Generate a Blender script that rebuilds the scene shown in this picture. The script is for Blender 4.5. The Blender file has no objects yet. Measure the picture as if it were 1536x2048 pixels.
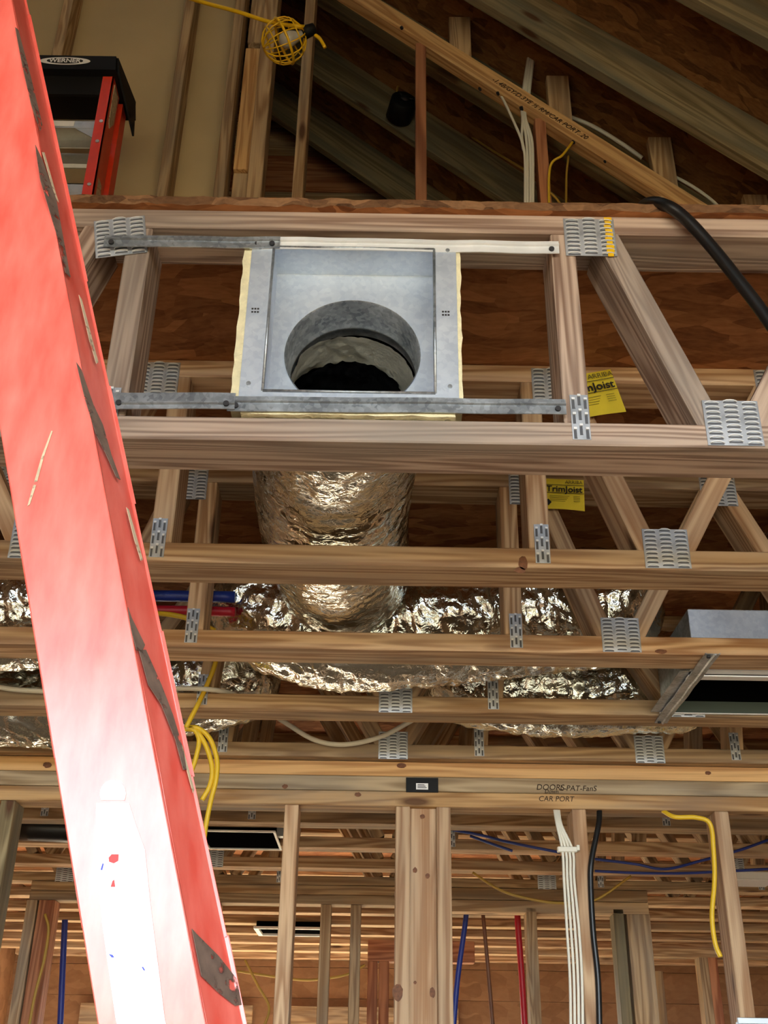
import bpy, bmesh, math, random
from mathutils import Vector, Matrix, noise
random.seed(7)
V = Vector
scene = bpy.context.scene
COL = scene.collection

# ------------------------------------------------------------------ camera
FPX = 2200.0
PITCH = math.radians(28.13)
ROLL = math.radians(0.9)
CAM = V((0, 0, 1.62))
F_ = V((0, math.cos(PITCH), math.sin(PITCH)))
U0 = V((0, -math.sin(PITCH), math.cos(PITCH)))
R0 = V((1, 0, 0))
R_ = R0 * math.cos(ROLL) + U0 * math.sin(ROLL)
U_ = U0 * math.cos(ROLL) - R0 * math.sin(ROLL)
cam_d = bpy.data.cameras.new('camera')
cam = bpy.data.objects.new('camera', cam_d)
COL.objects.link(cam)
cam.matrix_world = Matrix(((R_.x, U_.x, -F_.x, CAM.x), (R_.y, U_.y, -F_.y, CAM.y), (R_.z, U_.z, -F_.z, CAM.z), (0, 0, 0, 1)))
cam_d.sensor_fit = 'VERTICAL'
cam_d.sensor_height = 36.0
cam_d.sensor_width = 27.0
cam_d.lens = FPX / 2048.0 * 36.0
cam_d.clip_start = 0.02
scene.camera = cam

# ------------------------------------------------------------------ light
scene.view_settings.view_transform = 'Standard'
scene.view_settings.look = 'None'
scene.view_settings.exposure = 0.2
scene.view_settings.gamma = 1.0
scene.view_settings.use_curve_mapping = False
scene.cycles.max_bounces = 5
scene.cycles.diffuse_bounces = 4
scene.cycles.glossy_bounces = 3
scene.cycles.use_adaptive_sampling = True
scene.cycles.adaptive_threshold = 0.05
world = bpy.data.worlds.new('sky')
scene.world = world
world.use_nodes = True
wn = world.node_tree
bg = wn.nodes['Background']
bg.inputs['Color'].default_value = (0.76, 0.89, 1.0, 1)
bg.inputs['Strength'].default_value = 16.0
sun_d = bpy.data.lights.new('sun', 'SUN')
sun_d.energy = 100.0
sun_d.angle = math.radians(0.6)
sun_d.color = (1.0, 0.9, 0.74)
sun = bpy.data.objects.new('sun', sun_d)
COL.objects.link(sun)
sun.rotation_euler = V((-0.12, -0.72, -0.72)).to_track_quat('-Z', 'Y').to_euler()
sun.location = (0, 14, 12)
# daylight enters by the wide opening behind the camera
OPEN = (-2.3, 2.3, 0.0, 2.75, -3.2)      # x0, x1, z0, z1, y
por_d = bpy.data.lights.new('opening_portal', 'AREA')
por_d.shape = 'RECTANGLE'
por_d.size = OPEN[1] - OPEN[0]
por_d.size_y = OPEN[3] - OPEN[2]
por_d.cycles.is_portal = True
por = bpy.data.objects.new('opening_portal', por_d)
COL.objects.link(por)
por.location = ((OPEN[0] + OPEN[1]) / 2, OPEN[4], (OPEN[2] + OPEN[3]) / 2)
por.rotation_euler = V((0, 1, 0)).to_track_quat('-Z', 'Z').to_euler()


# ------------------------------------------------------------------ helpers
def ray(px, py):
    return F_ + R_ * ((px - 768.0) / FPX) + U_ * ((1024.0 - py) / FPX)


def P(px, py, Y):
    d = ray(px, py)
    return CAM + d * ((Y - CAM.y) / d.y)


def PZ(px, py, Z):
    d = ray(px, py)
    return CAM + d * ((Z - CAM.z) / d.z)


def RP(px, py, o, n):
    d = ray(px, py)
    return CAM + d * ((o - CAM).dot(n) / d.dot(n))


def lin(c):
    def g(x):
        x = x / 255.0
        return x / 12.92 if x <= 0.04045 else ((x + 0.055) / 1.055) ** 2.4
    return (g(c[0]), g(c[1]), g(c[2]), 1.0)


def tag(o, label=None, cat=None, group=None, kind=None):
    if label:
        o['label'] = label
    if cat:
        o['category'] = cat
    if group:
        o['group'] = group
    if kind:
        o['kind'] = kind
    return o


def empty(name, loc):
    o = bpy.data.objects.new(name, None)
    o.empty_display_size = 0.05
    o.location = loc
    COL.objects.link(o)
    return o


def place(o, parent, M):
    if parent is not None:
        o.parent = parent
        q = parent
        L = V((0, 0, 0))
        inv = Matrix.Identity(4)
        chain = []
        while q is not None:
            chain.append(q)
            q = q.parent
        W = Matrix.Identity(4)
        for q in reversed(chain):
            W = W @ q.matrix_basis
        o.matrix_basis = W.inverted() @ M
    else:
        o.matrix_basis = M
    return o


def link(name, me, mat, parent=None, M=None):
    o = bpy.data.objects.new(name, me)
    COL.objects.link(o)
    if mat is not None and len(me.materials) == 0:
        for m in (mat if isinstance(mat, (list, tuple)) else [mat]):
            me.materials.append(m)
    place(o, parent, M if M is not None else Matrix.Identity(4))
    return o


def frame(o, x, y, z):
    return Matrix(((x.x, y.x, z.x, o.x), (x.y, y.y, z.y, o.y), (x.z, y.z, z.z, o.z), (0, 0, 0, 1)))


_box = {}


def box_mesh(L, w, h, bev=0.002, mat=None):
    key = (round(L, 4), round(w, 4), round(h, 4), round(bev, 4), mat.name if mat else '')
    if key in _box:
        return _box[key]
    bm = bmesh.new()
    bmesh.ops.create_cube(bm, size=1.0)
    for v in bm.verts:
        v.co = V((v.co.x * L, v.co.y * w, v.co.z * h))
    if bev > 0:
        bmesh.ops.bevel(bm, geom=list(bm.edges), offset=bev, segments=1, affect='EDGES')
    me = bpy.data.meshes.new('box')
    bm.to_mesh(me)
    bm.free()
    if mat:
        me.materials.append(mat)
    _box[key] = me
    return me


def lumber(name, parent, p0, p1, face, depth, mat, ydir=V((0, 1, 0)), bev=0.0022):
    p0, p1 = V(p0), V(p1)
    x = (p1 - p0)
    L = x.length
    x.normalize()
    y = (ydir - x * ydir.dot(x)).normalized()
    z = x.cross(y)
    return link(name, box_mesh(L, depth, face, bev, mat), None, parent, frame((p0 + p1) / 2, x, y, z))


def abox(name, parent, lo, hi, mat, bev=0.0015):
    lo, hi = V(lo), V(hi)
    d = hi - lo
    return link(name, box_mesh(d.x, d.y, d.z, bev, mat), None, parent, Matrix.Translation((lo + hi) / 2))


class MB:
    def __init__(s):
        s.v, s.f, s.m = [], [], []

    def quad(s, a, b, c, d, m=0):
        n = len(s.v)
        s.v += [tuple(a), tuple(b), tuple(c), tuple(d)]
        s.f.append((n, n + 1, n + 2, n + 3))
        s.m.append(m)

    def poly(s, pts, m=0):
        n = len(s.v)
        s.v += [tuple(p) for p in pts]
        s.f.append(tuple(range(n, n + len(pts))))
        s.m.append(m)

    def box(s, lo, hi, m=0):
        n = len(s.v)
        (a, b, c), (d, e, f) = lo, hi
        s.v += [(a, b, c), (d, b, c), (d, e, c), (a, e, c), (a, b, f), (d, b, f), (d, e, f), (a, e, f)]
        for q in ((0, 3, 2, 1), (4, 5, 6, 7), (0, 1, 5, 4), (1, 2, 6, 5), (2, 3, 7, 6), (3, 0, 4, 7)):
            s.f.append(tuple(n + i for i in q))
            s.m.append(m)

    def prism(s, bot, top, m=0):
        """bot/top: matching rings of points"""
        n = len(s.v)
        k = len(bot)
        s.v += [tuple(p) for p in bot] + [tuple(p) for p in top]
        s.f.append(tuple(n + i for i in reversed(range(k))))
        s.f.append(tuple(n + k + i for i in range(k)))
        s.m += [m, m]
        for i in range(k):
            j = (i + 1) % k
            s.f.append((n + i, n + j, n + k + j, n + k + i))
            s.m.append(m)

    def tube(s, pts, r, sides=8, m=0, cap=True):
        pts = [V(p) for p in pts]
        rings = []
        up = None
        for i, p in enumerate(pts):
            t = (pts[min(i + 1, len(pts) - 1)] - pts[max(i - 1, 0)])
            if t.length < 1e-9:
                t = V((0, 0, 1))
            t.normalize()
            if up is None:
                up = V((0, 0, 1)) if abs(t.z) < 0.9 else V((1, 0, 0))
            u = (up - t * up.dot(t))
            if u.length < 1e-6:
                u = V((1, 0, 0)) - t * t.x
            u.normalize()
            up = u
            w = t.cross(u)
            rr = r[i] if isinstance(r, (list, tuple)) else r
            n = len(s.v)
            for k in range(sides):
                a = 2 * math.pi * k / sides
                s.v.append(tuple(p + (u * math.cos(a) + w * math.sin(a)) * rr))
            rings.append(n)
        for a, b in zip(rings[:-1], rings[1:]):
            for k in range(sides):
                j = (k + 1) % sides
                s.f.append((a + k, a + j, b + j, b + k))
                s.m.append(m)
        if cap:
            s.f.append(tuple(rings[0] + k for k in reversed(range(sides))))
            s.f.append(tuple(rings[-1] + k for k in range(sides)))
            s.m += [m, m]

    def mesh(s, name, smooth=False):
        me = bpy.data.meshes.new(name)
        me.from_pydata(s.v, [], s.f)
        for p, m in zip(me.polygons, s.m):
            p.material_index = m
            p.use_smooth = smooth
        bm = bmesh.new()
        bm.from_mesh(me)
        bmesh.ops.recalc_face_normals(bm, faces=bm.faces)
        bm.to_mesh(me)
        bm.free()
        return me

    def build(s, name, mat, parent=None, smooth=False, origin=None):
        o = V(origin) if origin is not None else V((0, 0, 0))
        if origin is not None:
            s.v = [tuple(V(p) - o) for p in s.v]
        return link(name, s.mesh(name, smooth), mat, parent, Matrix.Translation(o))


def spline(pts, n=10):
    pts = [V(p) for p in pts]
    if len(pts) < 3:
        return [pts[0].lerp(pts[-1], i / n) for i in range(n + 1)]
    out = []
    e = [pts[0] * 2 - pts[1]] + pts + [pts[-1] * 2 - pts[-2]]
    for i in range(1, len(e) - 2):
        a, b, c, d = e[i - 1], e[i], e[i + 1], e[i + 2]
        for k in range(n):
            t = k / n
            out.append(0.5 * ((2 * b) + (c - a) * t + (2 * a - 5 * b + 4 * c - d) * t * t + (3 * b - a - 3 * c + d) * t ** 3))
    out.append(pts[-1])
    return out


# ------------------------------------------------------------------ materials
def newmat(name):
    m = bpy.data.materials.new(name)
    m.use_nodes = True
    nt = m.node_tree
    b = nt.nodes['Principled BSDF']
    return m, nt, b


def N(nt, typ, **kw):
    n = nt.nodes.new(typ)
    for k, v in kw.items():
        if k.startswith('i_'):
            n.inputs[k[2:].replace('_', ' ')].default_value = v
        else:
            setattr(n, k, v)
    return n


def plain(name, rgb, rough=0.5, metal=0.0, spec=0.5, var=0.0, vscale=30.0, bump=0.0, coat=0.0):
    m, nt, b = newmat(name)
    b.inputs['Roughness'].default_value = rough
    b.inputs['Metallic'].default_value = metal
    b.inputs['Specular IOR Level'].default_value = spec
    b.inputs['Coat Weight'].default_value = coat
    c = lin(rgb)
    b.inputs['Base Color'].default_value = c
    if var > 0 or bump > 0:
        tc = N(nt, 'ShaderNodeTexCoord')
        no = N(nt, 'ShaderNodeTexNoise')
        no.inputs['Scale'].default_value = vscale
        no.inputs['Detail'].default_value = 5
        nt.links.new(tc.outputs['Object'], no.inputs['Vector'])
        if var > 0:
            rp = N(nt, 'ShaderNodeValToRGB')
            rp.color_ramp.elements[0].position = 0.3
            rp.color_ramp.elements[1].position = 0.7
            rp.color_ramp.elements[0].color = tuple(x * (1 - var) for x in c[:3]) + (1,)
            rp.color_ramp.elements[1].color = tuple(min(1, x * (1 + var)) for x in c[:3]) + (1,)
            nt.links.new(no.outputs['Fac'], rp.inputs['Fac'])
            nt.links.new(rp.outputs['Color'], b.inputs['Base Color'])
        if bump > 0:
            bp = N(nt, 'ShaderNodeBump')
            bp.inputs['Strength'].default_value = bump
            bp.inputs['Distance'].default_value = 0.01
            nt.links.new(no.outputs['Fac'], bp.inputs['Height'])
            nt.links.new(bp.outputs['Normal'], b.inputs['Normal'])
    return m


def wood(name, light, dark, grey=0.25, ring=42.0, knots=True, rough=0.75, greycol=(128, 122, 112)):
    """sawn softwood; grain runs along the piece's own x axis"""
    m, nt, b = newmat(name)
    L = nt.links.new
    tc = N(nt, 'ShaderNodeTexCoord')
    oi = N(nt, 'ShaderNodeObjectInfo')
    off = N(nt, 'ShaderNodeVectorMath', operation='SCALE')
    cmb = N(nt, 'ShaderNodeCombineXYZ')
    L(oi.outputs['Random'], cmb.inputs[0])
    L(oi.outputs['Random'], cmb.inputs[1])
    L(oi.outputs['Random'], cmb.inputs[2])
    L(cmb.outputs[0], off.inputs[0])
    off.inputs['Scale'].default_value = 23.7
    add = N(nt, 'ShaderNodeVectorMath', operation='ADD')
    L(tc.outputs['Object'], add.inputs[0])
    L(off.outputs[0], add.inputs[1])
    # growth rings: waves across the width, stretched along x
    mp = N(nt, 'ShaderNodeMapping')
    mp.inputs['Scale'].default_value = (0.06, 1.0, 1.0)
    L(add.outputs[0], mp.inputs['Vector'])
    wv = N(nt, 'ShaderNodeTexNoise')
    wv.inputs['Scale'].default_value = 13.0
    wv.inputs['Detail'].default_value = 3.0
    wv.inputs['Distortion'].default_value = 0.4
    L(mp.outputs[0], wv.inputs['Vector'])
    mul = N(nt, 'ShaderNodeMath', operation='MULTIPLY')
    mul.inputs[1].default_value = ring
    L(wv.outputs['Fac'], mul.inputs[0])
    sn = N(nt, 'ShaderNodeMath', operation='SINE')
    L(mul.outputs[0], sn.inputs[0])
    r01 = N(nt, 'ShaderNodeMapRange')
    r01.inputs['From Min'].default_value = -1
    r01.inputs['From Max'].default_value = 1
    L(sn.outputs[0], r01.inputs['Value'])
    # fine fibre
    mp2 = N(nt, 'ShaderNodeMapping')
    mp2.inputs['Scale'].default_value = (2.2, 260, 260)
    L(add.outputs[0], mp2.inputs['Vector'])
    fb = N(nt, 'ShaderNodeTexNoise')
    fb.inputs['Scale'].default_value = 1.0
    fb.inputs['Detail'].default_value = 4
    L(mp2.outputs[0], fb.inputs['Vector'])
    mx = N(nt, 'ShaderNodeMix', data_type='FLOAT')
    mx.inputs['Factor'].default_value = 0.5
    L(r01.outputs[0], mx.inputs['A'])
    L(fb.outputs['Fac'], mx.inputs['B'])
    rp = N(nt, 'ShaderNodeValToRGB')
    rp.color_ramp.elements[0].position = 0.22
    rp.color_ramp.elements[0].color = lin(dark)
    rp.color_ramp.elements[1].position = 0.75
    rp.color_ramp.elements[1].color = lin(light)
    L(mx.outputs['Result'], rp.inputs['Fac'])
    # weathering patches
    wn_ = N(nt, 'ShaderNodeTexNoise')
    wn_.inputs['Scale'].default_value = 2.6
    wn_.inputs['Detail'].default_value = 5
    mp3 = N(nt, 'ShaderNodeMapping')
    mp3.inputs['Scale'].default_value = (0.7, 5, 5)
    L(add.outputs[0], mp3.inputs['Vector'])
    L(mp3.outputs[0], wn_.inputs['Vector'])
    wr = N(nt, 'ShaderNodeMapRange')
    wr.inputs['From Min'].default_value = 0.42
    wr.inputs['From Max'].default_value = 0.72
    wr.inputs['To Max'].default_value = min(1.0, grey * 2)
    wr.inputs['To Min'].default_value = grey * 0.25
    L(wn_.outputs['Fac'], wr.inputs['Value'])
    m1 = N(nt, 'ShaderNodeMix', data_type='RGBA')
    L(wr.outputs[0], m1.inputs['Factor'])
    L(rp.outputs['Color'], m1.inputs['A'])
    m1.inputs['B'].default_value = lin(greycol)
    col = m1.outputs['Result']
    if knots:
        mp4 = N(nt, 'ShaderNodeMapping')
        mp4.inputs['Scale'].default_value = (1.9, 7, 7)
        L(add.outputs[0], mp4.inputs['Vector'])
        vo = N(nt, 'ShaderNodeTexVoronoi')
        vo.inputs['Scale'].default_value = 1.0
        vo.inputs['Randomness'].default_value = 1.0
        L(mp4.outputs[0], vo.inputs['Vector'])
        kr = N(nt, 'ShaderNodeMapRange')
        kr.inputs['From Min'].default_value = 0.05
        kr.inputs['From Max'].default_value = 0.11
        kr.inputs['To Min'].default_value = 0.85
        kr.inputs['To Max'].default_value = 0.0
        L(vo.outputs['Distance'], kr.inputs['Value'])
        m2 = N(nt, 'ShaderNodeMix', data_type='RGBA')
        L(kr.outputs[0], m2.inputs['Factor'])
        L(col, m2.inputs['A'])
        m2.inputs['B'].default_value = lin((74, 40, 24))
        col = m2.outputs['Result']
    hs = N(nt, 'ShaderNodeHueSaturation')
    vr = N(nt, 'ShaderNodeMapRange')
    vr.inputs['To Min'].default_value = 0.82
    vr.inputs['To Max'].default_value = 1.14
    L(oi.outputs['Random'], vr.inputs['Value'])
    L(vr.outputs[0], hs.inputs['Value'])
    L(col, hs.inputs['Color'])
    L(hs.outputs['Color'], b.inputs['Base Color'])
    b.inputs['Roughness'].default_value = rough
    b.inputs['Specular IOR Level'].default_value = 0.25
    bp = N(nt, 'ShaderNodeBump')
    bp.inputs['Strength'].default_value = 0.25
    bp.inputs['Distance'].default_value = 0.002
    L(mx.outputs['Result'], bp.inputs['Height'])
    L(bp.outputs['Normal'], b.inputs['Normal'])
    return m


def osb(name, a, c, scale=9.0, rough=0.8):
    m, nt, b = newmat(name)
    L = nt.links.new
    tc = N(nt, 'ShaderNodeTexCoord')
    no = N(nt, 'ShaderNodeTexNoise')
    no.inputs['Scale'].default_value = 3.0
    no.inputs['Detail'].default_value = 3
    L(tc.outputs['Object'], no.inputs['Vector'])
    mixv = N(nt, 'ShaderNodeMix', data_type='VECTOR')
    mixv.inputs['Factor'].default_value = 0.12
    L(tc.outputs['Object'], mixv.inputs['A'])
    L(no.outputs['Color'], mixv.inputs['B'])
    mp = N(nt, 'ShaderNodeMapping')
    mp.inputs['Scale'].default_value = (scale * 0.9, scale * 2.6, scale * 1.8)
    L(mixv.outputs['Result'], mp.inputs['Vector'])
    vo = N(nt, 'ShaderNodeTexVoronoi')
    vo.inputs['Scale'].default_value = 1.0
    L(mp.outputs[0], vo.inputs['Vector'])
    sep = N(nt, 'ShaderNodeSeparateColor')
    L(vo.outputs['Color'], sep.inputs[0])
    n2 = N(nt, 'ShaderNodeTexNoise')
    n2.inputs['Scale'].default_value = 26
    n2.inputs['Detail'].default_value = 6
    L(mp.outputs[0], n2.inputs['Vector'])
    n2.inputs['Scale'].default_value = 3.0
    mx = N(nt, 'ShaderNodeMix', data_type='FLOAT')
    mx.inputs['Factor'].default_value = 0.55
    L(sep.outputs[0], mx.inputs['A'])
    L(n2.outputs['Fac'], mx.inputs['B'])
    rp = N(nt, 'ShaderNodeValToRGB')
    rp.color_ramp.elements[0].position = 0.2
    rp.color_ramp.elements[0].color = lin(a)
    rp.color_ramp.elements[1].position = 0.8
    rp.color_ramp.elements[1].color = lin(c)
    L(mx.outputs['Result'], rp.inputs['Fac'])
    L(rp.outputs['Color'], b.inputs['Base Color'])
    b.inputs['Roughness'].default_value = rough
    b.inputs['Specular IOR Level'].default_value = 0.2
    bp = N(nt, 'ShaderNodeBump')
    bp.inputs['Strength'].default_value = 0.4
    bp.inputs['Distance'].default_value = 0.003
    L(mx.outputs['Result'], bp.inputs['Height'])
    L(bp.outputs['Normal'], b.inputs['Normal'])
    return m


def galv(name, a=(192, 206, 226), c=(226, 236, 248), rough=0.38, metal=0.45, scale=140.0):
    m, nt, b = newmat(name)
    L = nt.links.new
    tc = N(nt, 'ShaderNodeTexCoord')
    vo = N(nt, 'ShaderNodeTexVoronoi')
    vo.inputs['Scale'].default_value = scale
    L(tc.outputs['Object'], vo.inputs['Vector'])
    sep = N(nt, 'ShaderNodeSeparateColor')
    L(vo.outputs['Color'], sep.inputs[0])
    no = N(nt, 'ShaderNodeTexNoise')
    no.inputs['Scale'].default_value = 14
    no.inputs['Detail'].default_value = 5
    L(tc.outputs['Object'], no.inputs['Vector'])
    mx = N(nt, 'ShaderNodeMix', data_type='FLOAT')
    mx.inputs['Factor'].default_value = 0.8
    L(sep.outputs[0], mx.inputs['A'])
    L(no.outputs['Fac'], mx.inputs['B'])
    rp = N(nt, 'ShaderNodeValToRGB')
    rp.color_ramp.elements[0].position = 0.25
    rp.color_ramp.elements[0].color = lin(a)
    rp.color_ramp.elements[1].position = 0.75
    rp.color_ramp.elements[1].color = lin(c)
    L(mx.outputs['Result'], rp.inputs['Fac'])
    L(rp.outputs['Color'], b.inputs['Base Color'])
    rr = N(nt, 'ShaderNodeMapRange')
    rr.inputs['To Min'].default_value = rough * 0.7
    rr.inputs['To Max'].default_value = rough * 1.4
    L(mx.outputs['Result'], rr.inputs['Value'])
    L(rr.outputs[0], b.inputs['Roughness'])
    b.inputs['Metallic'].default_value = metal
    return m


def foil(name, base=(232, 226, 206), rough=0.13, bump=0.5, scale=38.0):
    m, nt, b = newmat(name)
    L = nt.links.new
    tc = N(nt, 'ShaderNodeTexCoord')
    n1 = N(nt, 'ShaderNodeTexNoise')
    n1.inputs['Scale'].default_value = scale
    n1.inputs['Detail'].default_value = 3
    n1.inputs['Distortion'].default_value = 1.2
    L(tc.outputs['Object'], n1.inputs['Vector'])
    vo = N(nt, 'ShaderNodeTexVoronoi', feature='DISTANCE_TO_EDGE')
    vo.inputs['Scale'].default_value = scale * 0.55
    L(tc.outputs['Object'], vo.inputs['Vector'])
    mx = N(nt, 'ShaderNodeMix', data_type='FLOAT')
    mx.inputs['Factor'].default_value = 0.35
    L(n1.outputs['Fac'], mx.inputs['A'])
    L(vo.outputs['Distance'], mx.inputs['B'])
    bp = N(nt, 'ShaderNodeBump')
    bp.inputs['Strength'].default_value = bump
    bp.inputs['Distance'].default_value = 0.012
    L(mx.outputs['Result'], bp.inputs['Height'])
    L(bp.outputs['Normal'], b.inputs['Normal'])
    b.inputs['Base Color'].default_value = lin(base)
    b.inputs['Metallic'].default_value = 1.0
    b.inputs['Roughness'].default_value = rough
    return m


M = {}
M['fresh'] = wood('pine_fresh', (218, 184, 144), (160, 118, 80), 0.28, ring=64.0)
M['studp'] = wood('pine_stud', (214, 180, 142), (166, 124, 88), 0.18, ring=50.0)
M['pink'] = wood('pine_pinkish', (194, 170, 152), (128, 100, 84), 0.4, greycol=(136, 128, 120), ring=80.0)
M['red'] = wood('fir_reddish', (196, 132, 92), (146, 84, 52), 0.12)
M['tan'] = wood('pine_tan', (208, 176, 134), (156, 120, 82), 0.35, ring=56.0)
M['greyplate'] = wood('pine_greyed', (188, 166, 132), (140, 116, 84), 0.45)
M['olive'] = wood('rafter_weathered', (160, 142, 106), (112, 96, 66), 0.6, greycol=(112, 108, 92))
M['plate_wood'] = wood('pine_plate', (200, 160, 108), (152, 110, 64), 0.4)
M['orange'] = wood('pine_orange', (226, 182, 124), (182, 132, 80), 0.1)
M['osb'] = osb('osb_board', (118, 70, 40), (188, 128, 82), scale=17)
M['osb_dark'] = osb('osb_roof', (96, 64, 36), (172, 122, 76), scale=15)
M['osb_edge'] = osb('osb_edge', (78, 52, 34), (150, 112, 80), scale=30)
M['sheath'] = osb('wall_sheathing', (132, 96, 66), (158, 118, 84), scale=9)
M['drywall'] = plain('drywall', (190, 168, 128), 0.85, var=0.08, vscale=3)
M['concrete'] = plain('concrete', (176, 168, 156), 0.85, var=0.12, vscale=4)
M['slab'] = plain('slab_dirty', (112, 92, 68), 0.9, var=0.25, vscale=2)
M['soil'] = plain('bare_soil', (104, 92, 66), 0.95, var=0.2, vscale=1)
M['galv'] = galv('galvanized')
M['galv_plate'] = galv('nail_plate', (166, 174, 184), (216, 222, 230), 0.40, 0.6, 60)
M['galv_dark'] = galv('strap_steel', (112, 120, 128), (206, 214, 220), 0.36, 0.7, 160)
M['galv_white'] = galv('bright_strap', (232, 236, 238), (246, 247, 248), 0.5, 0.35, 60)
M['slot'] = plain('slot_dark', (46, 46, 50), 0.7)
M['slot_grey'] = plain('slot_grey', (84, 86, 92), 0.7)
M['foil'] = foil('foil_jacket', (226, 228, 220), 0.13, 0.45, 42.0)
M['foil_fine'] = foil('foil_fine', (226, 226, 220), 0.16, 0.6, 60)
M['liner_shine'] = plain('silver_glare', (206, 206, 196), 0.35, 0.45, bump=0.5, vscale=40)
M['liner'] = plain('black_liner', (14, 14, 15), 0.2, 0.0, 0.6, bump=0.8, vscale=30)
M['insul'] = plain('fibreglass', (236, 228, 190), 0.95, var=0.12, vscale=60, bump=0.6)
M['black'] = plain('black_plastic', (14, 14, 15), 0.6, spec=0.25)
M['matte_black'] = plain('matte_black', (8, 8, 9), 0.9, spec=0.0)
M['teal'] = plain('rear_wall_teal', (70, 84, 80), 0.6)
M['black_hose'] = plain('black_hose', (20, 22, 24), 0.35)
M['white_cable'] = plain('white_cable', (228, 224, 208), 0.5)
M['yellow_cable'] = plain('yellow_cable', (226, 186, 40), 0.45)
M['yellow_dull'] = plain('yellow_wire_old', (176, 140, 52), 0.5)
M['blue_pex'] = plain('blue_pex', (34, 58, 150), 0.4)
M['red_pex'] = plain('red_pex', (190, 28, 48), 0.4)
M['brown_pipe'] = plain('brown_tube', (112, 72, 48), 0.5)
M['yellow'] = plain('yellow_plastic', (236, 190, 24), 0.4)
M['tagpaper'] = plain('yellow_paper', (226, 204, 52), 0.7, var=0.06, vscale=20)
M['ink'] = plain('black_ink', (24, 22, 20), 0.7)
M['inkgrey'] = plain('grey_ink', (104, 98, 40), 0.8)
M['pencil'] = plain('marker', (52, 34, 20), 0.8)
M['white'] = plain('white_print', (238, 238, 238), 0.5)
M['alu'] = galv('aluminium_step', (186, 186, 180), (222, 222, 216), 0.4, 0.9, 20)
M['orange_frp'] = plain('orange_fibreglass', (222, 62, 36), 0.4, var=0.06, vscale=40)
M['bulb'] = plain('bulb_glass', (200, 200, 190), 0.08, spec=0.8)
M['blue_ink'] = plain('blue_print', (60, 72, 190), 0.6)
M['red_ink'] = plain('red_print', (200, 60, 60), 0.6)
M['greybox'] = plain('grey_steel_box', (176, 182, 186), 0.4, 0.6)
M['scuff'] = plain('scuffed_dirt', (112, 92, 80), 0.7, var=0.35, vscale=60)
M['scuff_pale'] = plain('pale_scrape', (196, 176, 146), 0.7, var=0.2, vscale=60)


def ragged(m, lo=0.40, hi=0.52, scale=90.0):
    nt = m.node_tree
    b = nt.nodes['Principled BSDF']
    tc = N(nt, 'ShaderNodeTexCoord')
    no = N(nt, 'ShaderNodeTexNoise')
    no.inputs['Scale'].default_value = scale
    no.inputs['Detail'].default_value = 6
    nt.links.new(tc.outputs['Object'], no.inputs['Vector'])
    mr = N(nt, 'ShaderNodeMapRange')
    mr.inputs['From Min'].default_value = lo
    mr.inputs['From Max'].default_value = hi
    nt.links.new(no.outputs['Fac'], mr.inputs['Value'])
    nt.links.new(mr.outputs[0], b.inputs['Alpha'])


ragged(M['scuff'], 0.36, 0.46)
ragged(M['scuff_pale'], 0.36, 0.44)


def frp_material():
    m, nt, b = newmat('red_fibreglass')
    L = nt.links.new
    tc = N(nt, 'ShaderNodeTexCoord')
    mp = N(nt, 'ShaderNodeMapping')
    mp.inputs['Scale'].default_value = (60, 60, 16)
    L(tc.outputs['Object'], mp.inputs['Vector'])
    n1 = N(nt, 'ShaderNodeTexNoise')
    n1.inputs['Scale'].default_value = 1.0
    n1.inputs['Detail'].default_value = 6
    L(mp.outputs[0], n1.inputs['Vector'])
    rp = N(nt, 'ShaderNodeValToRGB')
    rp.color_ramp.elements[0].position = 0.3
    rp.color_ramp.elements[0].color = lin((236, 92, 78))
    rp.color_ramp.elements[1].position = 0.75
    rp.color_ramp.elements[1].color = lin((250, 128, 114))
    L(n1.outputs['Fac'], rp.inputs['Fac'])
    L(rp.outputs['Color'], b.inputs['Base Color'])
    b.inputs['Roughness'].default_value = 0.29
    b.inputs['Specular IOR Level'].default_value = 0.6
    b.inputs['Coat Weight'].default_value = 0.3
    b.inputs['Coat Roughness'].default_value = 0.2
    bp = N(nt, 'ShaderNodeBump')
    bp.inputs['Strength'].default_value = 0.25
    bp.inputs['Distance'].default_value = 0.002
    L(n1.outputs['Fac'], bp.inputs['Height'])
    L(bp.outputs['Normal'], b.inputs['Normal'])
    return m


M['frp'] = frp_material()


def text(name, body, size, parent, Mx, mat, shear=0.0, offset=0.0, align='CENTER', depth=0.0003):
    cu = bpy.data.curves.new('txt', 'FONT')
    cu.body = body
    cu.size = size
    cu.shear = shear
    cu.offset = offset
    cu.align_x = align
    cu.align_y = 'CENTER'
    cu.extrude = depth
    cu.resolution_u = 3
    ob = bpy.data.objects.new('txt', cu)
    COL.objects.link(ob)
    dg = bpy.context.evaluated_depsgraph_get()
    me = bpy.data.meshes.new_from_object(ob.evaluated_get(dg))
    bpy.data.objects.remove(ob)
    bpy.data.curves.remove(cu)
    me.materials.clear()
    return link(name, me, mat, parent, Mx)


def cable(name, pts, r, mat, label, cat='cable', group=None, n=10, sides=8):
    mb = MB()
    pp = spline(pts, n)
    mb.tube(pp, r, sides)
    o = mb.build(name, mat, None, True, origin=pp[0])
    return tag(o, label, cat, group)


# ------------------------------------------------------------------ dimensions
ZC = CAM.z + 0.821        # underside of the floor trusses
D0 = 1.325                # front of the first truss
S = 0.4064
HT = 0.430                # truss depth
CH, CW = 0.038, 0.089     # chord: 2x4 laid flat
Z_UP = ZC + HT
XA, XB = -2.4, 2.6

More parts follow.
